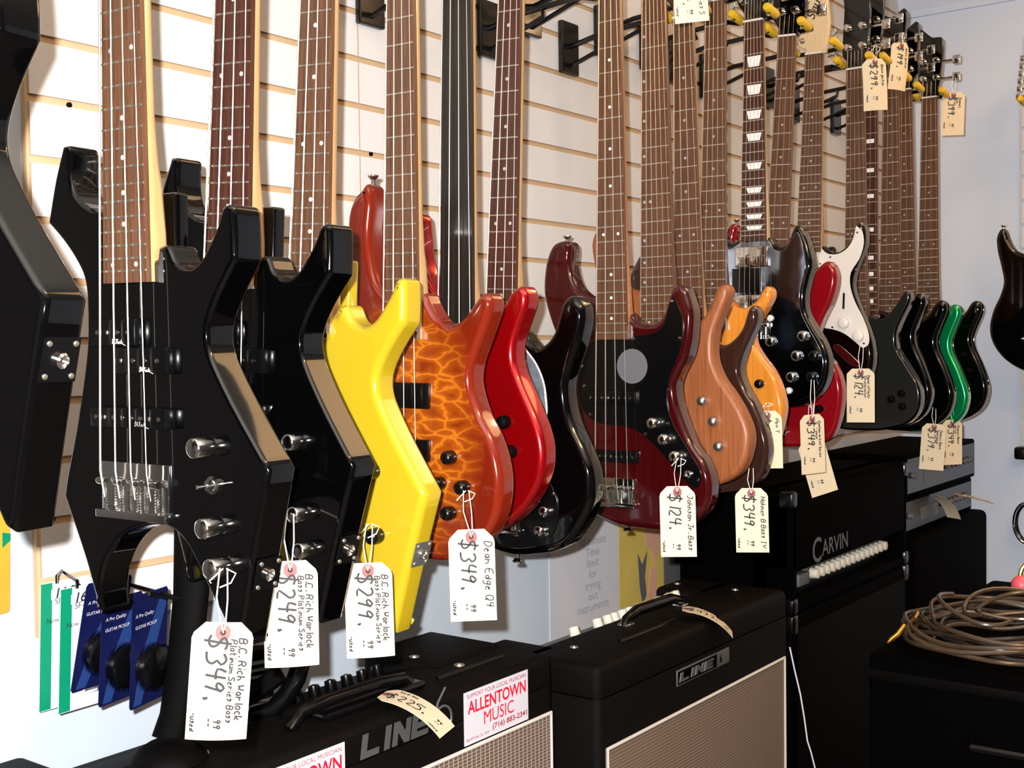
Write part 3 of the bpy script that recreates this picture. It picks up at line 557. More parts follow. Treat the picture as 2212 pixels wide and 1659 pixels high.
# --- G14..G18
g = G[14] = guitar('charcoal grey bass with a wide flat front next to the white pickguard', 'bass guitar', (2.873, 1.095, 1.598), 90, 0, .827, 'five', 'grayblack', side='black', T=.040, r=.007, ns=5, wn=.045, w12=.052, board='rosewood', neck='mahog', sr=.0006, head='hook', headmat='black', dots='side')
for (x, z) in ((110, -380), (112, -412), (85, -395)): knob(g, x, z, .0088, .012, 'blackmat')
pickup(g, -45, -290, 45, -320)
BL = ['glossy black bass with pearl block inlays, first behind the charcoal grey one', 'glossy black bass squeezed just left of the metallic green bass']
g = G[15] = guitar(BL[0], 'bass guitar', (2.965, 1.10, 1.613), 90, .9, .864, 'sound', 'black', T=.040, r=.012, ns=4, wn=.040, w12=.050, board='rosedark', dots='block', inl='pearl', neck='mahog', sr=.0006, head='hook')
g = G[16] = guitar(BL[1], 'bass guitar', (3.13, 1.10, 1.598), 90, .3, .864, 'sound', 'black', T=.040, r=.012, ns=4, wn=.040, w12=.053, neck='mahog', sr=.0006, head='two')
g = G[17] = guitar('metallic green bass, only its green edge showing near the end of the row', 'bass guitar', (3.243, 1.10, 1.588), 90, -.2, .864, 'sound', 'green', T=.040, r=.0105, ns=4, wn=.040, w12=.053, neck='mahog', sr=.0006, head='two', headmat='black')
g = G[18] = guitar('black bass at the very end of the row, in front of the bare wall', 'bass guitar', (3.432, 1.097, 1.603), 90, .46, .85, 'sound', 'black', T=.040, r=.012, ns=4, wn=.044, w12=.055, neck='mahog', sr=.0006, head='hook')
for (x, z) in ((95, -300), (112, -345), (108, -385)): knob(g, x, z, .0075, .011, 'blackmat')
# --- G19 on end wall
g = G[19] = guitar('black electric guitar cut off by the right edge, hanging on the end wall', 'electric guitar', (3.72, .865, 1.700), 90, 0, .65, 'strat', 'black', name='electric_guitar', T=.040, r=.012, ns=6, nf=21, wn=.042, w12=.0525, neck='maple', sr=.0004, head='strat')
strap_button(g, -112, -30, 0, 1)
# ------------------------------------------------------------------ hangers
def hanger(k, side='leftover'):
    g = G[k]; mw = MW[g.name]; nutz = {11: .311, 13: .3115, 19: .325}.get(k, .42)
    hw = {13: .052, 5: .046, 19: .052}.get(k, .040)
    c = mw @ Vector((0, .004, nutz+.012)); x, y, z = c
    lab = {0: 'cut-off black', 1: 'second black pointed', 2: 'third black pointed', 3: 'yellow', 4: 'amber quilted', 5: 'fretless red', 6: 'pearl-guard black', 7: 'wine red', 8: 'satin brown', 9: 'dark brown', 10: 'honey amber', 11: 'mirrored', 12: 'cherry red', 13: 'white pickguard', 14: 'charcoal', 15: 'block inlay', 16: 'black beside green', 17: 'green', 18: 'end-of-row black', 19: 'right edge'}[k]
    h = thing('guitar_hanger', 'black wall hanger with yellow rubber tips holding the %s instrument' % lab, 'hanger', (x, 1.36 if k < 19 else y, z), group=None)
    if k < 19:
        MB().rbox((x-.03, 1.368, z-.075), (x+.03, PY, z+.03), .003, 2).build('wall_plate', 'blackpl', h, world=True)
        MB().tube([(x, 1.372, z-.02), (x, 1.30, z-.006), (x+.0, y+.10, z), (x, y+.065, z)], .0055, 8).tube([(x, 1.372, z-.06), (x, 1.25, z-.02), (x, y+.15, z-.004)], .0045, 8).build('arm', 'blackpl', h, world=True, smooth=True)
        yk = [(x+.0, y+.065, z), (x+.012, y+hw, z), (x+.03, y+hw-.004, z)]
        MB().tube([(x-.028, y+hw, z), (x+.022, y+hw, z), (x+.026, y+hw+.012, z), (x, y+.065, z)], .005, 8).tube([(x+.022, y+hw, z), (x+.030, y, z), (x+.022, y-hw, z), (x-.028, y-hw, z)], .005, 8).build('yoke', 'blackpl', h, world=True, smooth=True)
    else:
        MB().rbox((FX-.032, y-.03, z-.075), (FX-.02, y+.03, z+.03), .003, 2).build('wall_plate', 'blackpl', h, world=True)
        MB().tube([(FX-.03, y, z), (x+.06, y, z), (x+.04, y, z)], .0055, 8).build('arm', 'blackpl', h, world=True, smooth=True)
        MB().tube([(x-.028, y+hw, z), (x+.03, y+hw, z), (x+.045, y, z), (x+.03, y-hw, z), (x-.028, y-hw, z)], .005, 8).build('yoke', 'blackpl', h, world=True, smooth=True)
    for s in (-1, 1):
        MB().lathe((x+.012, y+s*hw, z), (-1, 0, .15), [(.008, 0), (.0095, .004), (.0095, .046), (.007, .051), (.001, .052)], 14).build('rubber_tip', 'rubber', h, world=True, smooth=True)
for k in G: hanger(k)

# ------------------------------------------------------------------ stroke handwriting (x 0-4, baseline 2, cap 8)
GL = {'A': '02 28 42|15 35', 'B': '02 08 38 46 35 05|35 44 42 02', 'C': '47 28 07 03 12 32 43', 'D': '02 08 28 46 44 22 02', 'E': '48 08 02 42|05 35', 'H': '02 08|42 48|05 45',
 'I': '18 38|28 22|12 32', 'J': '08 48|38 33 12 03', 'M': '02 08 24 48 42', 'N': '02 08 42 48', 'P': '02 08 38 46 35 05', 'Q': '22 03 07 28 47 43 22|34 41', 'R': '02 08 38 46 35 05|25 42', 'S': '47 28 07 16 35 43 22 03', 'V': '08 22 48', 'W': '08 12 26 32 48', 'Y': '08 25 48|25 22', 'K': '02 08|48 05 42', 'L': '08 02 42', 'T': '08 48|28 22',
 'a': '35 16 03 22 34 36 32', 'b': '08 02 22 34 25 04', 'c': '35 16 04 12 32', 'd': '34 15 03 22 34 38 32', 'e': '04 34 25 15 03 12 32', 'f': '37 28 17 12|05 25', 'g': '35 16 04 13 34|36 31 10 01', 'h': '08 02|04 15 34 32', 'i': '15 12|17 18', 'k': '08 02|35 03 32', 'l': '18 12 22', 'm': '02 06 04 15 24 22|24 35 44 42',
 'n': '02 06|04 25 34 32', 'o': '22 03 05 26 35 33 22', 'q': '34 16 03 13 34|35 30 40', 'r': '02 06|04 25 35', 's': '35 16 05 34 23 02', 't': '18 13 22 32|06 36', 'u': '06 03 12 33|36 32', 'v': '06 22 46', 'w': '06 12 24 32 46', 'x': '06 32|36 02', 'y': '06 23|36 10', 'z': '06 36 02 32',
 '.': '12 22 13', '-': '05 35', '$': '47 28 07 16 35 43 22 03|29 21', '0': '22 03 07 28 47 43 22', '1': '28 22', '2': '07 28 46 02 42', '3': '07 28 46 25 44 32 02', '4': '18 05 45|38 32', '5': '48 08 06 36 43 22 02', '6': '38 06 03 22 33 34 05', '7': '08 48 22', '8': '25 07 28 37 25 03 22 43 25', '9': '36 28 06 15 36 38 22', '#': '12 38|02 28|06 46|04 44', "'": '18 17', '/': '01 48', ' ': ''}
def strokes(txt, h, k=.92, slant=.15, jit=.25):
    out = []; x = 0; rnd = random.Random(txt)
    for ch in txt:
        g_ = GL.get(ch, '')
        for st in g_.split('|'):
            if st: 
                P = [(int(a[0])+rnd.uniform(-jit, jit)*.5, int(a[1])-2+rnd.uniform(-jit, jit)*.5) for a in st.split()]
                Q = []
                for i in range(len(P)-1):
                    for t in (0, .5): Q.append(((P[i][0]*(1-t)+P[i+1][0]*t), (P[i][1]*(1-t)+P[i+1][1]*t)))
                Q.append(P[-1]); 
                if len(Q) > 4: Q = [Q[0]]+[tuple((Q[i-1][j]+2*Q[i][j]+Q[i+1][j])/4 for j in (0, 1)) for i in range(1, len(Q)-1)]+[Q[-1]]
                out.append([((x+a+b_*slant)*h/6*k, b_*h/6) for a, b_ in Q])
        x += 2.6 if ch in '.il1\' ' else (5.4 if (ch.isupper() or ch in 'mw$#') else 4.6)
    return out, x*h/6*k
TAGW, TAGH = .0540, .1080; TK = .897
def price_tag(label, hole, rz, lean, lines, strfrom=None, bend=0., pitch=0., curl=0., mt='card', loops=True, group=None, w=TAGW, h=TAGH, pen='ink', lift=.0013):
    """hole: world point of the eyelet; local x right, z up, -y towards the reader"""
    g_ = thing('price_tag', label, 'price tag', tuple(hole), (radians(pitch), radians(lean), rz), group)
    def cp(u, v_, d=0.):          # u right from centre, v down from the eyelet
        t = v_/h; y = bend*t*t + curl*(u/(w/2))**2
        return (u, y-d, -v_ if abs(bend) < .02 else -sqrt(max(v_*v_-(bend*t*t)**2, 0))*sgn(v_))
    top = -.009; c = .0115; nu, nv = 14, 22; mb = MB(); vs = []; 
    for side in (0, .0005):
        for j in range(nv+1):
            v_ = top+(h)*j/nv
            hw = w/2-(max(0, c-(v_-top)) if v_-top < c else 0)
            for i in range(nu+1):
                vs.append(cp(-hw+2*hw*i/nu, v_, side if not side else -side))
    N = (nu+1)*(nv+1); fs = []
    for s_ in (0, 1):
        for j in range(nv):
            for i in range(nu):
                a = s_*N+j*(nu+1)+i; q = (a, a+1, a+nu+2, a+nu+1); fs.append(q if s_ == 0 else q[::-1])
    ring = [i for i in range(nu+1)]+[j*(nu+1)+nu for j in range(1, nv+1)]+[nv*(nu+1)+i for i in range(nu-1, -1, -1)]+[j*(nu+1) for j in range(nv-1, 0, -1)]
    for a, b_ in zip(ring, ring[1:]+ring[:1]): fs.append((a, b_, b_+N, a+N))
    mb.add(vs, fs); mb.build('card', mt, g_, smooth=True)
    mb = MB(); n = 8
    pr = [cp(.0078*cos(2*pi*(i+.5)/n)*.9, -.0085*sin(2*pi*(i+.5)/n), lift*.75) for i in range(n)]; mb.add(pr, [tuple(range(n))])
    e = mb.build('reinforcing_ring', 'cardred', g_)
    mb = MB(); mb.add([cp(.0026*cos(2*pi*i/12), -.0026*sin(2*pi*i/12), lift) for i in range(12)], [tuple(range(12))]); mb.build('eyelet_hole', 'hole', e)
    mb = MB()
    for (txt, hh, u0, v0, th) in [(q_[0], q_[1]*TK, q_[2]*TK, q_[3]*TK, q_[4]*1.3) for q_ in lines]:      # text runs down the card, letter tops to the right
        sts, ln = strokes(txt, hh)
        for st in sts:
            P = [(u0+b_, v0+a) for a, b_ in st]; L_ = []; R_ = []
            for i, (u, v_) in enumerate(P):
                a = P[max(i-1, 0)]; b2 = P[min(i+1, len(P)-1)]; dx, dy = b2[0]-a[0], b2[1]-a[1]; d = hypot(dx, dy) or 1
                nx, ny = -dy/d*th/2, dx/d*th/2; L_.append(cp(u+nx, v_+ny, lift)); R_.append(cp(u-nx, v_-ny, lift))
            n = len(P); mb.add(L_+R_, [(i, i+1, n+i+1, n+i) for i in range(n-1)])
    if mb.v: mb.build('handwriting', pen, g_)
    if strfrom is not None:
        mw = MW[g_.name]; s0 = mw.inverted() @ Vector(strfrom); mb = MB(); r = .0007
        sx = s0.x; sy = s0.y; sz = s0.z
        mb.tube([(0, .001, 0), (.0015, -.003, .006), (sx*.5+.004, sy*.5-.003, sz*.5), (sx+.004, sy, sz)], r, 6)
        mb.tube([(0, -.001, 0), (-.0015, -.003, .006), (sx*.5-.006, sy*.5-.002, sz*.55), (sx-.003, sy, sz)], r, 6)
        if loops:
            mb.tube([(sx+.003, sy, sz), (sx+.012, sy-.002, sz-.004), (sx+.008, sy-.003, sz*.72), (sx-.002, sy-.003, sz*.62)], r, 6)
            mb.tube([(sx, sy, sz), (sx-.012, sy-.002, sz-.012), (sx-.010, sy-.002, sz*.7)], r, 6)
        mb.build('loop_string', 'cotton', g_, smooth=True)
    return g_
def face(p, extra=0):        # yaw so that local -y points at the camera
    d = Vector(p)-CP; return math.atan2(d.y, d.x)-pi/2+radians(extra)
def T(label, hx, hy, t, lean, lines, sx=None, sy=None, st=None, extra=0, **k):
    t *= TK; p = at(hx, hy, t=t); s_ = at(sx, sy, X=st) if sx is not None else None
    return price_tag(label, p, face(p, extra), lean, lines, s_, **k)
u = 'used'
def wr(name, second, price, cents=True, n1=.0080, n2=.0066, ps=.0205, start=.006):
    L_ = [(name, n1, .0165, start, .0011)]
    if second: L_.append((second, n2, .0080, start+.001, .0010))
    L_ += [('$'+price+'.', ps, -.0145, .002, .0018), ('99', .0078, -.0040, .088, .0011), ('--', .0070, -.0120, .087, .0011), ('-used', .0056, -.0265, .082, .0010)]
    return L_
T('price tag reading $349.99 hanging lowest, under the second black pointed bass', 482, 1366, 1.19, 5, wr('B.C. Rich Warlock', 'Platinum Series Bass', '349'), 482, 1228, .728, curl=.004, bend=.006)
T('price tag reading $249.99 in front of the black pointed bass beside the yellow one', 627, 1231, 1.33, 0, wr('B.C. Rich Warlock', 'Bass Platinum Series', '249'), 626, 1108, .865, curl=.003, loops=False, bend=.004)
T('price tag reading $299.99 hanging from the black knob of the yellow bass', 795, 1233, 1.50, -1, wr('B.C. Rich Warlock', 'Bass Platinum Series', '299'), 797, 1132, 1.022, curl=.003)
T('price tag reading $349.99 hanging from a black knob of the amber quilted bass', 1018, 1160, 1.555, -1, wr('Dean Edge Q4', None, '349', n1=.0105), 1006, 1060, 1.186)
T('price tag reading $124.99 hanging from the wine red bass control knob', 1463, 1063, 2.02, -1, wr('Johnson Jr. Bass', None, '124', n1=.0088), 1466, 990, 1.742)
T('price tag reading $349.99 hanging below the satin brown bass', 1623, 1066, 2.22, -1, wr('Hohner B Bass IV', None, '349', n1=.0088), 1622, 1012, 1.89, loops=False)
T('price tag half hidden behind the dark brown bass, in front of the honey amber one', 1657, 898, 2.49, -1, wr('New Y', None, '299', n1=.0085), 1657, 870, 2.153)
T('greyish price tag turned sideways hanging under the mirrored guitar', 1754, 905, 2.70, -2, wr('Custom Artist Series', 'SG - used', '349', n1=.0062, n2=.0065), 1755, 820, 2.325, extra=38, loops=False, w=.060, h=.1205)
T('price tag tilted sideways behind the greyish tag under the mirrored guitar', 1752, 960, 2.85, -16, wr('Squier Bass', None, '149', n1=.0060), 1752, 850, 2.46, extra=20, w=.060, h=.1205)
T('price tag reading $124 hanging from the white pickguard guitar', 1859, 805, 2.97, 0, wr('Squier Affinity', 'Stratocaster', '124', n1=.0060), 1861, 744, 2.60, loops=False, w=.060, h=.1205)
T('price tag hanging below the green bass, the left of two overlapping tags', 2018, 923, 3.45, 4, wr('Ibanez Bass', 'Soundgear', '379', n1=.0075), 2018, 880, 3.13, loops=False, w=.060, h=.1205)
T('price tag hanging below the green bass, the right of two overlapping tags', 2057, 914, 3.55, 0, wr('Ibanez Bass', 'active', '349', n1=.0075), 2055, 872, 3.24, extra=35, loops=False, w=.060, h=.1205)
T('price tag hanging from a headstock at the top edge, its upper half cut off', 1487, -86, 2.13, -3, [('Series 5', .0085, .0145, .055, .0009), ('$124.', .017, -.014, .028, .0011), ('99', .0062, -.0035, .088, .0009), ('--', .0035, -.0085, .0885, .0009), ('-used', .0050, -.0265, .080, .0008)], 1490, -118, 2.02)
T('curled price tag hanging on the headstocks near the ceiling, brightest of the three there', 1890, 135, 3.17, -4, wr('Bass guitar', None, '299'), 1890, 100, 2.86, extra=24, curl=.006, bend=.01, w=.060, h=.1205)
T('greyish curled price tag hanging just right of the brightest tag near the ceiling', 1948, 98, 3.40, 2, wr('Bass guitar', None, '199'), 1950, 70, 3.12, extra=45, curl=.006, bend=.012, w=.060, h=.1205)
T('price tag hanging from the last tuner in front of the bare wall', 2060, 206, 3.74, 2, wr('Ibanez', 'Bass', '399'), 2061, 168, 3.432, loops=False, pen='ink', w=.060, h=.1205)
# ------------------------------------------------------------------ amplifiers
def screwcup(mb, x, y, z, r=.009): mb.lathe((x, y, z), (0, 0, 1), [(r, 0), (r*.9, .002), (r*.45, .0012), (r*.4, .003), (.0005, .0035)], 16)
AZ = .85; AY = 1.10; AX0, AX1 = .70, 1.555
bench = MB().rbox((.66, 1.06, .0), (2.42, 1.385, .318), .006, 2).build('amp_platform', 'blackmat', tag=('low black platform under the two front amplifiers', 'platform'))
a1 = thing('guitar_amplifier', 'wide black combo amplifier with lattice grille and two shop stickers, front left', 'amplifier', (1.13, 1.2, .318))
mb = MB(); mb.rbox((AX0, AY, .318), (AX1, 1.375, AZ-.035), .012, 3)
mb.rbox((AX0, AY, AZ-.06), (AX1, 1.24, AZ), .012, 3)
mb.rbox((AX1-.17, 1.2, AZ-.06), (AX1, 1.36, AZ+.004), .010, 3); mb.rbox((AX0, 1.2, AZ-.06), (AX0+.09, 1.36, AZ+.004), .010, 3)
mb.build('cabinet', 'tolex', a1, world=True, smooth=True)
mb = MB(); mb.prism([(AX0+.09, 1.235, AZ-.004), (AX1-.17, 1.235, AZ-.004), (AX1-.17, 1.345, AZ-.032), (AX0+.09, 1.345, AZ-.032)], (0, 0, -.004)); mb.build('control_panel', 'blackmat', a1, world=True)
for i in range(11):
    x = 1.02+i*.034 if i < 8 else 1.02+i*.034
    MB().lathe((x, 1.30, AZ-.022), (0, .25, 1), [(.0085, 0), (.0095, .002), (.0085, .017), (.001, .019)], 16).build('knob', 'blackpl', a1, world=True, smooth=True)
mb = MB().rbox((1.10, 1.145, AZ-.001), (1.30, 1.195, AZ+.010), .005, 2); mb.build('handle_recess', 'blackpl', a1, world=True, smooth=True)
mb = MB().tube([(1.05, 1.165, AZ), (1.07, 1.165, AZ+.017), (1.12, 1.165, AZ+.022), (1.22, 1.165, AZ+.022), (1.27, 1.165, AZ+.017), (1.29, 1.165, AZ)], .009, 10).build('handle', 'blackpl', a1, world=True, smooth=True)
MB().tube([(1.34, 1.16, AZ), (1.50, 1.16, AZ+.0)], .004, 8).build('top_groove', 'blackpl', a1, world=True, smooth=True)
for (px, py) in ((895, 1421), (992, 1434), (437, 1623)):
    p = at(px, py, Z=AZ+.002); mb = MB(); screwcup(mb, p.x, p.y, AZ+(.003 if p.y > 1.2 else -.0005)); mb.build('corner_screw', 'fret', a1, world=True, smooth=True)
gt = at(1188, 1537, Y=AY); gz = gt.z; gx = AX1-.012
MB().box((AX0+.02, AY-.0035, .36), (gx, AY+.01, gz)).build('grille', 'grille1', a1, world=True)
MB().tube([(AX0+.02, AY-.004, gz), (gx, AY-.004, gz), (gx, AY-.004, .36)], .003, 8).build('grille_piping', 'piping', a1, world=True, smooth=True)
def on_front(px, py, Y, d=0): p = at(px, py, Y=Y); p.y -= d; return p
def sticker(amp, X0_, X1_, Z0_, Z1_, Y):
    s = MB().box((X0_, Y-.0012, Z0_), (X1_, Y-.0001, Z1_)).build('shop_sticker', 'sticker', amp, world=True); s['label'] = 'white shop sticker with red lettering'
    w = X1_-X0_; h = Z1_-Z0_; ex = (1, 0, 0); ez = (0, 0, 1); y = Y-.0016
    def ln(txt, zf, hf, xa, xb, mt, bold=0, n='print'):
        vs, fs = text_geo(txt, 1, bold); x0 = min(v[0] for v in vs); x1 = max(v[0] for v in vs); y0 = min(v[1] for v in vs); y1 = max(v[1] for v in vs)
        mb = MB().add([(X0_+w*xa+(v[0]-x0)/(x1-x0)*w*(xb-xa), y, Z0_+h*(zf+hf*(v[1]-y0)/(y1-y0))) for v in vs], fs); mb.build('lettering', mt, s, world=True)
    ln('SUPPORT YOUR LOCAL MUSICIAN', .87, .08, .04, .96, 'redink2'); ln('ALLENTOWN', .57, .25, .05, .96, 'redink', .022)
    ln('MUSIC', .27, .25, .29, .76, 'redink', 0); ln('(716) 883-2341', .075, .14, .42, .975, 'redink2', .02); ln('BUFFALO, NY -', .06, .06, .03, .40, 'redink2')
    return s
pA = on_front(1001, 1498, AY); pB = on_front(1137, 1450, AY); pC = on_front(1012, 1609, AY)
sticker(a1, pA.x, pB.x+.002, pC.z, pA.z, AY)
q = on_front(743, 1602, AY); W_ = pB.x+.002-pA.x; sticker(a1, q.x-W_, q.x, q.z-(pA.z-pC.z), q.z, AY)
def line6(amp, X0_, X1_, Z0_, Z1_, Y, mt, badge=False):
    y = Y-.0022; w = X1_-X0_; h = Z1_-Z0_; mb = MB()
    F = {'L': [(0, 0), (1, 0), (1, .27), (.3, .27), (.3, 1), (0, 1)], 'I': [(.2, 0), (.5, 0), (.5, 1), (.2, 1)],
         'N': [(0, 0), (.27, 0), (.27, .55), (.7, 0), (1, 0), (1, 1), (.73, 1), (.73, .45), (.3, 1), (0, 1)],
         'E': [(0, 0), (1, 0), (1, .24), (.3, .24), (.3, .38), (.9, .38), (.9, .62), (.3, .62), (.3, .76), (1, .76), (1, 1), (0, 1)]}
    x = .02; cw = .18
    for ch in 'LINE':
        mb.prism([(X0_+w*(x+a_*cw+c_*.03), y, Z0_+h*(.12+.76*c_)) for a_, c_ in F[ch]], (0, .0012, 0)); x += (cw+.02) if ch != 'I' else .12
    lg = mb.build('brand_badge', mt, amp, world=True)
    mb = MB(); cx = X0_+w*.89; cz = Z0_+h*.38; n = 24
    k = 1.25 if not badge else .62
    if badge: return lg
    mb.tube([(cx+h*.36*k*cos(2*pi*i/n), y, cz+h*.36*k*sin(2*pi*i/n)) for i in range(n)], h*.045, 8, closed=True)
    mb.tube([(cx-h*.36*k, y, cz), (cx-h*.2*k, y, cz+h*.5*k), (cx+h*.12*k, y, cz+h*.85*k)], h*.04, 8)
    mb.build('numeral_badge', mt, lg, world=True, smooth=True)
    return lg
la = on_front(772, 1640, AY); lb = on_front(975, 1572, AY)
line6(a1, la.x, lb.x, on_front(772, 1652, AY).z, on_front(772, 1652, AY).z+.042, AY, 'badge')
# second combo
BZ = CZ-.536; BY = 1.066; BX0, BX1 = 1.638, 2.385
a2 = thing('guitar_amplifier', 'black combo amplifier with plain tan grille, ivory knobs and strap handle', 'amplifier', (2.0, 1.2, .318))
mb = MB(); mb.rbox((BX0, BY, .318), (BX1, 1.315, BZ-.04), .014, 3); mb.rbox((BX0, BY, BZ-.07), (BX1, 1.23, BZ), .014, 3)
mb.rbox((BX0, 1.19, BZ-.07), (BX0+.075, 1.32, BZ), .012, 3); mb.rbox((BX1-.13, 1.19, BZ-.07), (BX1, 1.32, BZ), .012, 3)
mb.build('cabinet', 'tolex', a2, world=True, smooth=True)
MB().prism([(BX0+.075, 1.225, BZ-.006), (BX1-.13, 1.225, BZ-.006), (BX1-.13, 1.31, BZ-.034), (BX0+.075, 1.31, BZ-.034)], (0, 0, -.004)).build('control_panel', 'greyedge', a2, world=True)
for (px, py) in ((1224, 1356), (1268, 1337), (1288, 1329), (1307, 1325), (1324, 1318), (1340, 1313), (1357, 1306), (1376, 1300), (1404, 1291), (1428, 1283), (1449, 1279)):
    p = at(px, py+6, Z=BZ-.012); MB().lathe((p.x, 1.262, BZ-.020), (0, .3, 1), [(.0095, 0), (.0105, .002), (.0095, .018), (.001, .020)], 18).build('knob', 'knobwhite', a2, world=True, smooth=True)
for (px, py) in ((1240, 1398), (1463, 1256+5), (1588, 1274)):
    p = at(px, py, Z=BZ); mb = MB(); screwcup(mb, p.x, min(p.y, 1.30), BZ-.0005, .008); mb.build('corner_screw', 'fret', a2, world=True, smooth=True)
h0 = at(1352, 1352, Z=BZ); h1 = at(1470, 1309, Z=BZ)
MB().tube([h0+Vector((-.01, 0, 0)), h0+Vector((0, 0, .012)), h0+Vector((.04, 0, .022)), h1+Vector((-.04, 0, .022)), h1+Vector((0, 0, .012)), h1+Vector((.01, 0, 0))], [.006, .009, .011, .011, .009, .006], 10).build('handle', 'blackpl', a2, world=True, smooth=True)
for h_ in (h0, h1): MB().rbox((h_.x-.014, h_.y-.012, BZ-.002), (h_.x+.014, h_.y+.012, BZ+.006), .003, 2).build('handle_bracket', 'chrome', a2, world=True, smooth=True)
MB().tube([at(1338, 1386, Z=BZ), at(1455, 1341, Z=BZ)], .004, 8).build('top_groove', 'blackpl', a2, world=True, smooth=True)
g0 = on_front(1305, 1610, BY); g1 = on_front(1691, 1427, BY)
gx0, gx1, gz = BX0+.018, g1.x, (g0.z+g1.z)/2
MB().box((gx0, BY-.003, .36), (gx1, BY+.01, gz)).build('grille', 'grille2', a2, world=True)
MB().tube([(gx0, BY-.004, .36), (gx0, BY-.004, gz), (gx1, BY-.004, gz), (gx1, BY-.004, .36)], .0032, 8).build('grille_piping', 'piping', a2, world=True, smooth=True)
b0 = on_front(1460, 1484, BY); b1 = on_front(1573, 1437, BY); b2 = on_front(1458, 1450, BY)
bz0 = b0.z; bz1 = bz0+.030
n_ = MB(); w_ = b1.x-b0.x
P_ = [(b0.x+r_*0, 0, 0) for r_ in ()]
fr = MB(); fr.rbox((b0.x, BY-.003, bz0), (b1.x, BY, bz1), .0014, 2); f_ = fr.build('badge_plate', 'badge2', a2, world=True, smooth=True)
MB().box((b0.x+.003, BY-.0036, bz0+.003), (b0.x+w_*.74, BY-.001, bz1-.003)).build('badge_field', 'blackpl', f_, world=True)
k_ = MB()
line6(a2, b0.x+.004, b0.x+.004+w_*.88, bz0+.004, bz1-.004, BY-.0022, 'badge2', True)
lb2 = MB(); put_text(lb2, '6', .020, (b0.x+w_*.80, BY-.0036, bz0+.008), (1, 0, 0), (0, 0, 1), bold=.0006); lb2.build('numeral', 'blackpl', f_, world=True)
# draped tags on the amps
def flat_tag(label, c, ang, tilt, lines=(), bend=.03, group=None, roll=0):
    """tag lying on / drooping over an edge. c: world eyelet; ang: direction (deg) in plan in which the tag runs"""
    d = Vector((cos(radians(ang)), sin(radians(ang)), 0)); rz = radians(ang)+pi/2
    return price_tag(label, c, rz, 0, lines, None, bend=bend, pitch=-tilt, loops=False)
p = at(838, 1507, Z=AZ+.010); flat_tag('curled price tag lying over the front edge of the lattice grille amplifier', (p.x, p.y, AZ+.014), -72, 86, wr('Used amp', None, '225'), bend=.045)
p = at(1492, 1330, Z=BZ+.006); p.y = BY+.05; flat_tag('curled price tag drooping over the front edge of the tan grille amplifier', (p.x, p.y, BZ+.018), -62, 86, wr('Amp III', None, '477'), bend=.05)
# Carvin stack
CX0, CX1, CY0 = 2.452, 3.205, 1.086; CB = CZ-.609; CT = CZ-.335
def black_box(name, label, cat, a, b, r=.01, mt='tolex2', parent=None):
    return MB().rbox(a, b, r, 3).build(name, mt, smooth=True, tag=(label, cat))
c1 = thing('speaker_cabinet', 'tall black speaker cabinet right of the tan grille amplifier, below the amplifier head', 'speaker cabinet', (2.83, 1.23, 0))
MB().rbox((CX0, CY0, .0), (CX1, 1.375, CB-.004), .012, 3).build('cabinet', 'tolex2', c1, world=True, smooth=True)
MB().box((CX0+.03, CY0-.003, .1), (CX1-.03, CY0+.01, CB-.035)).build('grille_cloth', 'blackmat', c1, world=True)
for x in (CX0+.012, CX1-.012):
    MB().rbox((x-.017, CY0-.004, CB-.045), (x+.017, CY0+.035, CB-.0005), .006, 2).build('corner_protector', 'blackpl', c1, world=True, smooth=True)
c2 = thing('amplifier_head', 'large black amplifier head with outlined name badge and ivory control knobs', 'amplifier', (2.83, 1.23, CB))
mb = MB(); mb.rbox((CX0, CY0+.05, CB), (CX1, 1.37, CT), .012, 3); mb.rbox((CX0, CY0, CB+.09), (CX1, CY0+.10, CT), .012, 3); mb.rbox((CX0, CY0, CB), (CX0+.03, CY0+.1, CT), .008, 3); mb.rbox((CX1-.03, CY0, CB), (CX1, CY0+.1, CT), .008, 3); mb.rbox((CX0, CY0, CB), (CX1, CY0+.1, CB+.022), .006, 2)
mb.build('cabinet', 'tolex2', c2, world=True, smooth=True)
MB().box((CX0+.03, CY0+.044, CB+.022), (CX1-.03, CY0+.05, CB+.09)).build('control_panel', 'blackpl', c2, world=True)
for i in range(15):
    x = 2.66+i*.0325; MB().lathe((x, CY0+.045, CB+.058), (0, -1, 0), [(.0125, 0), (.0135, .002), (.0115, .020), (.001, .022)], 14).build('knob', 'knobwhite', c2, world=True, smooth=True)
MB().rbox((2.56, CY0+.03, CB+.042), (2.62, CY0+.046, CB+.07), .002, 2).build('rocker_switch', 'greyedge', c2, world=True, smooth=True)
l0 = on_front(1752, 1213, CY0); l1 = on_front(1828, 1183, CY0)
lw = l1.x-l0.x; zb_ = l0.z+.004; mb = MB()
for txt, xa, xb, za, hh in (('C', 0, .24, -.010, .058), ('ARVIN', .26, 1.0, 0, .038)):
    vs, fs = text_geo(txt, 1, .012); X = [v[0] for v in vs]; Y = [v[1] for v in vs]
    mb.add([(l0.x+lw*(xa+(v[0]-min(X))/(max(X)-min(X))*(xb-xa)), CY0-.004, zb_+za+(v[1]-min(Y))/(max(Y)-min(Y))*hh) for v in vs], fs)
bd = mb.build('brand_badge', 'badge', c2, world=True)
for x in (CX0+.012, CX1-.012):
    for z in (CB+.018, CT-.018): MB().rbox((x-.016, CY0-.004, z-.018), (x+.016, CY0+.03, z+.018), .006, 2).build('corner_protector', 'blackpl', c2, world=True, smooth=True)
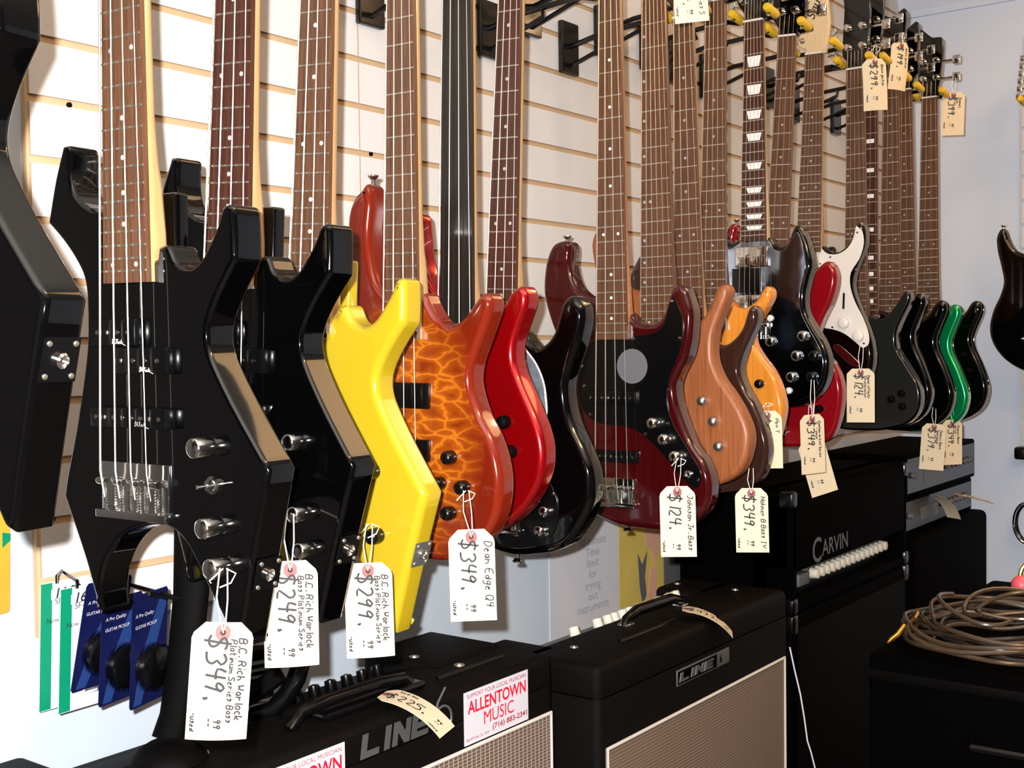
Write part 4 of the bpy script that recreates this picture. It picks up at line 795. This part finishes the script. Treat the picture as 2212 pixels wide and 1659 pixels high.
# rack amps at the end of the wall
r2 = black_box('speaker_cabinet', 'black speaker cabinet in the far corner, lowest of the stack there', 'speaker cabinet', (3.26, 1.088, 0), (3.985, 1.375, CZ-.555), .02)
for i, (z0, z1, y0, lab) in enumerate(((CZ-.553, CZ-.448, 1.13, 'lower black rack amplifier with small knobs on the far corner cabinet'), (CZ-.446, CZ-.325, 1.12, 'upper black rack amplifier with faint grey panel, top of the far corner stack'))):
    t_ = thing('rack_amplifier', lab, 'amplifier', (3.6, 1.2, z0)); MB().rbox((3.28, y0, z0), (3.95, 1.37, z1), .006, 2).build('case', 'tolex2', t_, world=True, smooth=True)
    MB().box((3.30, y0-.003, z0+.012), (3.93, y0+.002, z1-.012)).build('front_panel', 'blackpl', t_, world=True)
    MB().box((3.44, y0-.004, z0+.03), (3.60, y0-.001, z1-.04)).build('meter_panel', 'greyedge', t_, world=True)
    for j in range(8): MB().lathe((3.34+j*.078 if j < 1 else 3.60+j*.04, y0-.003, (z0+z1)/2), (0, -1, 0), [(.009, 0), (.008, .012), (.001, .013)], 12).build('knob', 'greyedge', t_, world=True, smooth=True)
p = at(2030, 1070, Y=1.10); flat_tag('curled manila price tag drooping from the far corner amplifiers, lower of the two', (p.x-.02, 1.105, p.z), -28, 70, wr('Amp', None, '199'), bend=.05)
p = at(2078, 1072, Y=1.08); flat_tag('manila price tag sticking out level beside the far corner amplifiers', (p.x, 1.09, p.z+.005), -62, 82, wr('Amp', None, '150'), bend=.012)
# black case with coiled cable, front right
bx = thing('equipment_case', 'black case in the lower right corner carrying the coiled cable', 'case', (2.5, .5, 0))
QZ = CZ-.578
MB().rbox((2.14, .12, .0), (2.95, .80, QZ), .015, 3).build('case_body', 'tolex2', bx, world=True, smooth=True)
MB().rbox((2.135, .115, QZ-.05), (2.955, .805, QZ-.03), .004, 2).build('lid_rim', 'blackmat', bx, world=True, smooth=True)
MB().tube([(2.137, .50, QZ-.12), (2.10, .51, QZ-.13), (2.10, .60, QZ-.13), (2.137, .61, QZ-.12)], .008, 8).build('side_handle', 'blackpl', bx, world=True, smooth=True)
cc = (2.33, .60); cb = thing('coiled_cable', 'coil of translucent brown instrument cable lying on the black case', 'cable', (cc[0], cc[1], QZ))
rnd = random.Random(3)
for k in range(11):
    pts = []; R0 = .165+rnd.uniform(-.04, .035); e1 = rnd.uniform(-.03, .03); ph = rnd.uniform(0, 6.28); ox, oy = rnd.uniform(-.02, .02), rnd.uniform(-.02, .02); hz = .006+k*.0036
    for i in range(40):
        a = 2*pi*i/40; r_ = R0+e1*cos(2*a+ph)+.008*sin(3*a+ph); pts.append((cc[0]+ox+r_*cos(a), cc[1]+oy+r_*.92*sin(a), QZ+hz+.010*sin(a*2+ph)**2))
    MB().tube(pts, .0042, 8, closed=True).build('cable_loop', 'cable' if k % 3 else 'cable2', cb, world=True, smooth=True)
for k in range(3):
    a0 = rnd.uniform(0, 6.28); pts = [(cc[0]+(.17-.10*t)*cos(a0+2.6*t), cc[1]+(.15-.1*t)*sin(a0+2.6*t), QZ+.066+.012*sin(t*6)) for t in [i/14 for i in range(15)]]
    MB().tube(pts, .0042, 8).build('cable_end', 'cable', cb, world=True, smooth=True)
p = at(1938, 1372, t=2.12); q = at(1918, 1388, t=2.10)
MB().tube([p+Vector((.035, .0, .01)), p, p+(q-p)*.7, q], [.0042, .005, .005, .0022], 10).build('plug', 'brass', cb, world=True, smooth=True)
p = at(1975, 1338, t=2.25); MB().tube([p, p+Vector((.03, .004, .006))], .0045, 10).build('plug', 'brass', cb, world=True, smooth=True)
# hanging thin cable
P_ = [at(x, y, t=2.5) for x, y in ((1706, 1398), (1716, 1445), (1729, 1500), (1738, 1555), (1744, 1600), (1752, 1625), (1762, 1665), (1775, 1760))]
MB().tube(P_, .0017, 8).build('hanging_cord', 'sticker', smooth=True, tag=('thin pale cord hanging between the tan grille amplifier and the black cabinet', 'cord'))
# stand post and curved foot on the left amp
st = thing('folding_stand', 'tapered black post with ribbed joint and curved foot on the lattice grille amplifier', 'stand', (.93, 1.27, AZ))
def tpx(pts, t): return [at(x, y, t=t) for x, y in pts]
pb = at(345, 1585, t=1.475); pt_ = at(412, 1130, t=1.475)
vsb = []
n = 10
for (x0, x1, y) in ((376, 458, 1130), (374, 452, 1280), (362, 438, 1420), (345, 412, 1540), (328, 400, 1588)):
    A_ = at(x0, y, t=1.44); B_ = at(x1, y, t=1.44); c_ = (A_+B_)/2; r_ = (B_-A_).length/2; ax = (B_-A_).normalized(); bx_ = Vector((0, 0, 1)).cross(ax)
    vsb += [c_+ax*r_*cos(2*pi*k/16)+bx_*r_*.55*sin(2*pi*k/16) for k in range(16)]
MB().add(vsb, [(i*16+k, i*16+(k+1) % 16, (i+1)*16+(k+1) % 16, (i+1)*16+k) for i in range(4) for k in range(16)]+[tuple(range(16))[::-1], tuple(range(64, 80))]).build('post', 'blackmat', st, world=True, smooth=True)
pf = at(365, 1592, t=1.44)
MB().lathe((pf.x, pf.y, AZ+.004), (0, 0, 1), [(.046, 0), (.044, .006), (.036, .014), (.026, .020), (.001, .022)], 24).build('flared_base', 'blackmat', st, world=True, smooth=True)
MB().tube(tpx(((545, 1543), (590, 1532), (620, 1500), (640, 1465), (650, 1430), (650, 1400)), 1.625), [.012, .013, .0135, .0135, .013, .012], 12).build('curved_foot', 'blackpl', st, world=True, smooth=True)
for k in range(4): MB().tube(tpx(((530, 1440+k*15), (606, 1425+k*15)), 1.60), .0065, 8).build('rib', 'blackpl', st, world=True, smooth=True)
MB().tube(tpx(((440, 1545), (545, 1500), (605, 1455)), 1.59), .013, 8).build('brace', 'blackmat', st, world=True, smooth=True)
for k in range(2): MB().tube(tpx(((510+k*40, 1400), (520+k*40, 1505)), 1.62), .02, 8).build('brace', 'blackmat', st, world=True, smooth=True)
# ------------------------------------------------------------------ hanging merchandise on the left
def hangcard(name, label, cat, TL, BL, yaw, w, t, mt, group=None, th=.0008, rad=.004):
    """thin card; TL/BL pixel corners of its left edge, running in plan direction yaw (deg)"""
    A_ = at(TL[0], TL[1], t=t); B_ = at(BL[0], BL[1], t=t); B_.x, B_.y = A_.x+(B_.x-A_.x)*.6, A_.y+(B_.y-A_.y)*.6
    ex = Vector((cos(radians(yaw)), sin(radians(yaw)), 0)); ez = (A_-B_).normalized(); h = (A_-B_).length; n_ = ex.cross(ez).normalized()
    g_ = thing(name, label, cat, tuple(B_), (0, 0, 0), group)
    def P(u, v_, d=0): return B_+ex*u*w+ez*v_*h+n_*d      # n_ points to the viewer side (-y)
    c = [P(.04, 0), P(.96, 0), P(1, .03), P(1, .97), P(.96, 1), P(.04, 1), P(0, .97), P(0, .03)]
    MB().prism(c, -n_*th).build('backing_card', mt, g_, world=True)
    return g_, P, n_
for i, (TLp, BLp, lab) in enumerate((((88, 1262), (77, 1541), 'green edged white blister card, leftmost one on its hook'), ((131, 1273), (118, 1545), 'green edged white blister card with a $16.99 label, next to the blue cards'))):
    g_, P, n_ = hangcard('blister_card', lab, 'package', TLp, BLp, 2, .072, 1.48-i*.02, 'whitec', 'green edged cards')
    MB().prism([P(0, .005, .0004), P(.22, .005, .0004), P(.22, .995, .0004), P(0, .995, .0004)], n_*.0003).build('green_band', 'greenc', g_, world=True)
    MB().prism([P(.20, .86, .0008), P(.85, .86, .0008), P(.85, .94, .0008), P(.20, .94, .0008)], n_*.0002).build('price_label', 'sticker', g_, world=True)
    mb = MB(); ex = (P(1, 0)-P(0, 0)).normalized(); ez = (P(0, 1)-P(0, 0)).normalized()
    put_text(mb, '16.99', .017, P(.25, .872, .0016), ex, ez, bold=.0004, shear=.2); put_text(mb, 'SF-PU', .011, P(.27, .82, .0010), ex, ez); put_text(mb, 'Now It Is', .009, P(.10, .68, .0012), ex, ez, shear=.2)
    mb.build('lettering', 'ink', g_, world=True)
    hook = MB().tube([P(.3, .985, .002), P(.3, 1.02, .002)+Vector((0, 0, .004)), Vector((P(.3, 1).x+.02, 1.376, P(0, 1).z+.008))], .0022, 8).build('peg_hook', 'blackpl', g_, world=True, smooth=True)
    bl = MB(); c_ = P(.62, .38, .006); bl.rbox(tuple(P(.40, .12, 0)-Vector((0, .012, 0))), tuple(P(.90, .60, 0)+Vector((0, -.004, 0))), .004, 2); bl.build('clear_blister', 'clear', g_, world=True, smooth=True)
for i, (TLp, BLp, yaw, t, lab) in enumerate((((188, 1262), (124, 1500), 6, 1.45, 'blue blister card tilted to the left, first of the three'), ((222, 1300), (202, 1531), 13, 1.43, 'blue blister card in the middle of the three'), ((287, 1290), (271, 1538), 18, 1.41, 'blue blister card with a clear bubble, nearest the black post'))):
    g_, P, n_ = hangcard('blister_card', lab, 'package', TLp, BLp, yaw, .070, t, 'blue', 'blue blister cards')
    mb = MB(); mb.prism([P(.1, .02, .0003), P(.3, .02, .0003), P(.95, .85, .0003), P(.80, .97, .0003), P(.35, .5, .0003)], n_*.0002); mb.build('swirl_print', 'blue2', g_, world=True)
    ex = (P(1, 0)-P(0, 0)).normalized(); ez = (P(0, 1)-P(0, 0)).normalized()
    mb = MB(); put_text(mb, 'A Pro Quality', .0062, P(.08, .80, .0008), ex, ez, shear=.2); put_text(mb, 'GUITAR PICKUP', .0058, P(.08, .70, .0008), ex, ez); mb.build('lettering', 'paper', g_, world=True)
    MB().lathe(P(.55, .32, 0), n_, [(.0245, 0), (.0245, .008), (.022, .010), (.001, .0105)], 28).build('black_pickup', 'blackpl', g_, world=True, smooth=True)
    MB().lathe(P(.55, .32, 0), n_, [(.030, 0), (.0285, .013), (.024, .0155), (.001, .016)], 28).build('clear_blister', 'clear', g_, world=True, smooth=True)
p = at(395, 1295, t=1.43); q = at(322, 1283, t=1.40)
MB().tube([Vector((p.x+.02, 1.377, p.z+.004)), p, q], .0026, 8).build('peg_hook', 'blackpl', smooth=True, tag=('black peg hook sticking out over the nearest blue card', 'hook'))
# orange pack at the left edge
g_, P, n_ = hangcard('string_pack', 'orange and yellow packet cut off by the left edge of the picture', 'package', (-66, 1078), (-72, 1345), 12, .060, 1.415, 'orangec')
MB().prism([P(.8, .55, .0004), P(1, .6, .0004), P(1, .66, .0004), P(.8, .68, .0004)], n_*.0003).build('green_print', 'greenc', g_, world=True)
# wall papers
def paper(name, label, cat, px0, px1, z0, z1, mt, y=WY-.0015):
    a = at(px0, 1200, Y=y).x; b_ = at(px1, 1200, Y=y).x
    g_ = thing(name, label, cat, ((a+b_)/2, y, z0)); MB().box((a, y-.001, z0), (b_, y+.001, z1)).build('sheet', mt, g_, world=True); return g_, a, b_, y
zt_ = at(1260, 1135, Y=WY).z; zb2 = at(1200, 1400, Y=WY).z
g_, a, b_, y = paper('paper_notice', 'white paper notice with a column of grey words beside the colourful poster', 'notice', 1186, 1336, zb2, zt_+.05, 'paper')
for i, w_ in enumerate(('10 minute', 'Time', 'limit', 'for', 'trying', 'out', 'instruments')):
    mb = MB(); put_text(mb, w_, .026, (a+(b_-a)*.60, y-.0016, zt_-.045-.0235*i), (1, 0, 0), (0, 0, 1), align='CENTER'); mb.build('lettering', 'greytext', g_, world=True)
g_, a, b_, y = paper('wall_poster', 'mustard yellow poster with pink shapes behind the black amplifiers', 'poster', 1337, 1432, zb2-.05, zt_+.12, 'poster')
H = zt_-zb2
def blob(mt, pts, nme='printed_shape'):
    MB().prism([(a+(b_-a)*u_, y-.0015, zb2+H*v_) for u_, v_ in pts], (0, .0006, 0)).build(nme, mt, g_, world=True)
blob('skin', [(.5, .95), (.78, .98), (.95, .8), (.9, .6), (.8, .45), (.72, .62), (.6, .66)]); blob('redp', [(.25, .98), (.5, 1.02), (.48, 1.12), (.25, 1.1)])
blob('greyedge', [(.40, .62), (.50, .50), (.62, .62), (.56, .36), (.60, .2), (.5, .1), (.44, .3)]); blob('skin', [(.7, .45), (.82, .42), (.84, .1), (.7, .05), (.62, .2)])
g_, a, b_, y = paper('wall_poster', 'dark poster with a red patch right of the mustard poster', 'poster', 1434, 1476, zb2-.05, zt_+.1, 'greyedge'); blob('redp', [(.3, .55), (.7, .55), (.7, .85), (.3, .85)])
g_, a, b_, y = paper('wall_card', 'small pale card low on the wall beside the dark poster', 'card', 1476, 1512, at(1490, 1252, Y=WY).z, at(1490, 1205, Y=WY).z, 'whitec')
# things at the right edge
p = at(2218, 1130, X=FX-.06); r1 = thing('chrome_hoop', 'chrome edged hoop cut off by the right edge', 'hoop', tuple(p))
MB().tube([p+Vector((0, .04*cos(2*pi*i/24), .065*sin(2*pi*i/24))) for i in range(24)], .004, 8, closed=True).build('rim', 'chrome', r1, world=True, smooth=True)
MB().tube([p+Vector((.012, .034*cos(2*pi*i/24), .058*sin(2*pi*i/24))) for i in range(24)], .005, 8, closed=True).build('inner_ring', 'blackpl', r1, world=True, smooth=True)
p = at(2209, 978, X=FX-.04); MB().rbox(tuple(p-Vector((.03, .02, .02))), tuple(p+Vector((.038, .02, .02))), .008, 3).build('wall_hook', 'blackpl', smooth=True, tag=('small dark hook on the end wall at the right edge', 'hook'))
p = at(2226, 1275, X=2.70); p.z = QZ+.05; k1 = thing('maraca_pair', 'pair of pink balls with a gold hoop behind the coiled cable', 'rattle', (p.x, p.y, QZ))
for s_ in (-1, 1):
    c_ = p+Rv*s_*.019+Vector((0, 0, -.006)); MB().lathe(c_-Vector((0, 0, .022)), (0, 0, 1), [(.022*sin(pi*i/10), .022-.022*cos(pi*i/10)) for i in range(11)], 18).build('ball', 'pink', k1, world=True, smooth=True)
MB().tube([p+Rv*(.012+.034*cos(a))+Vector((0, 0, .014+.034*sin(a))) for a in [pi*i/12 for i in range(13)]], .0045, 8).build('hoop', 'brass', k1, world=True, smooth=True)
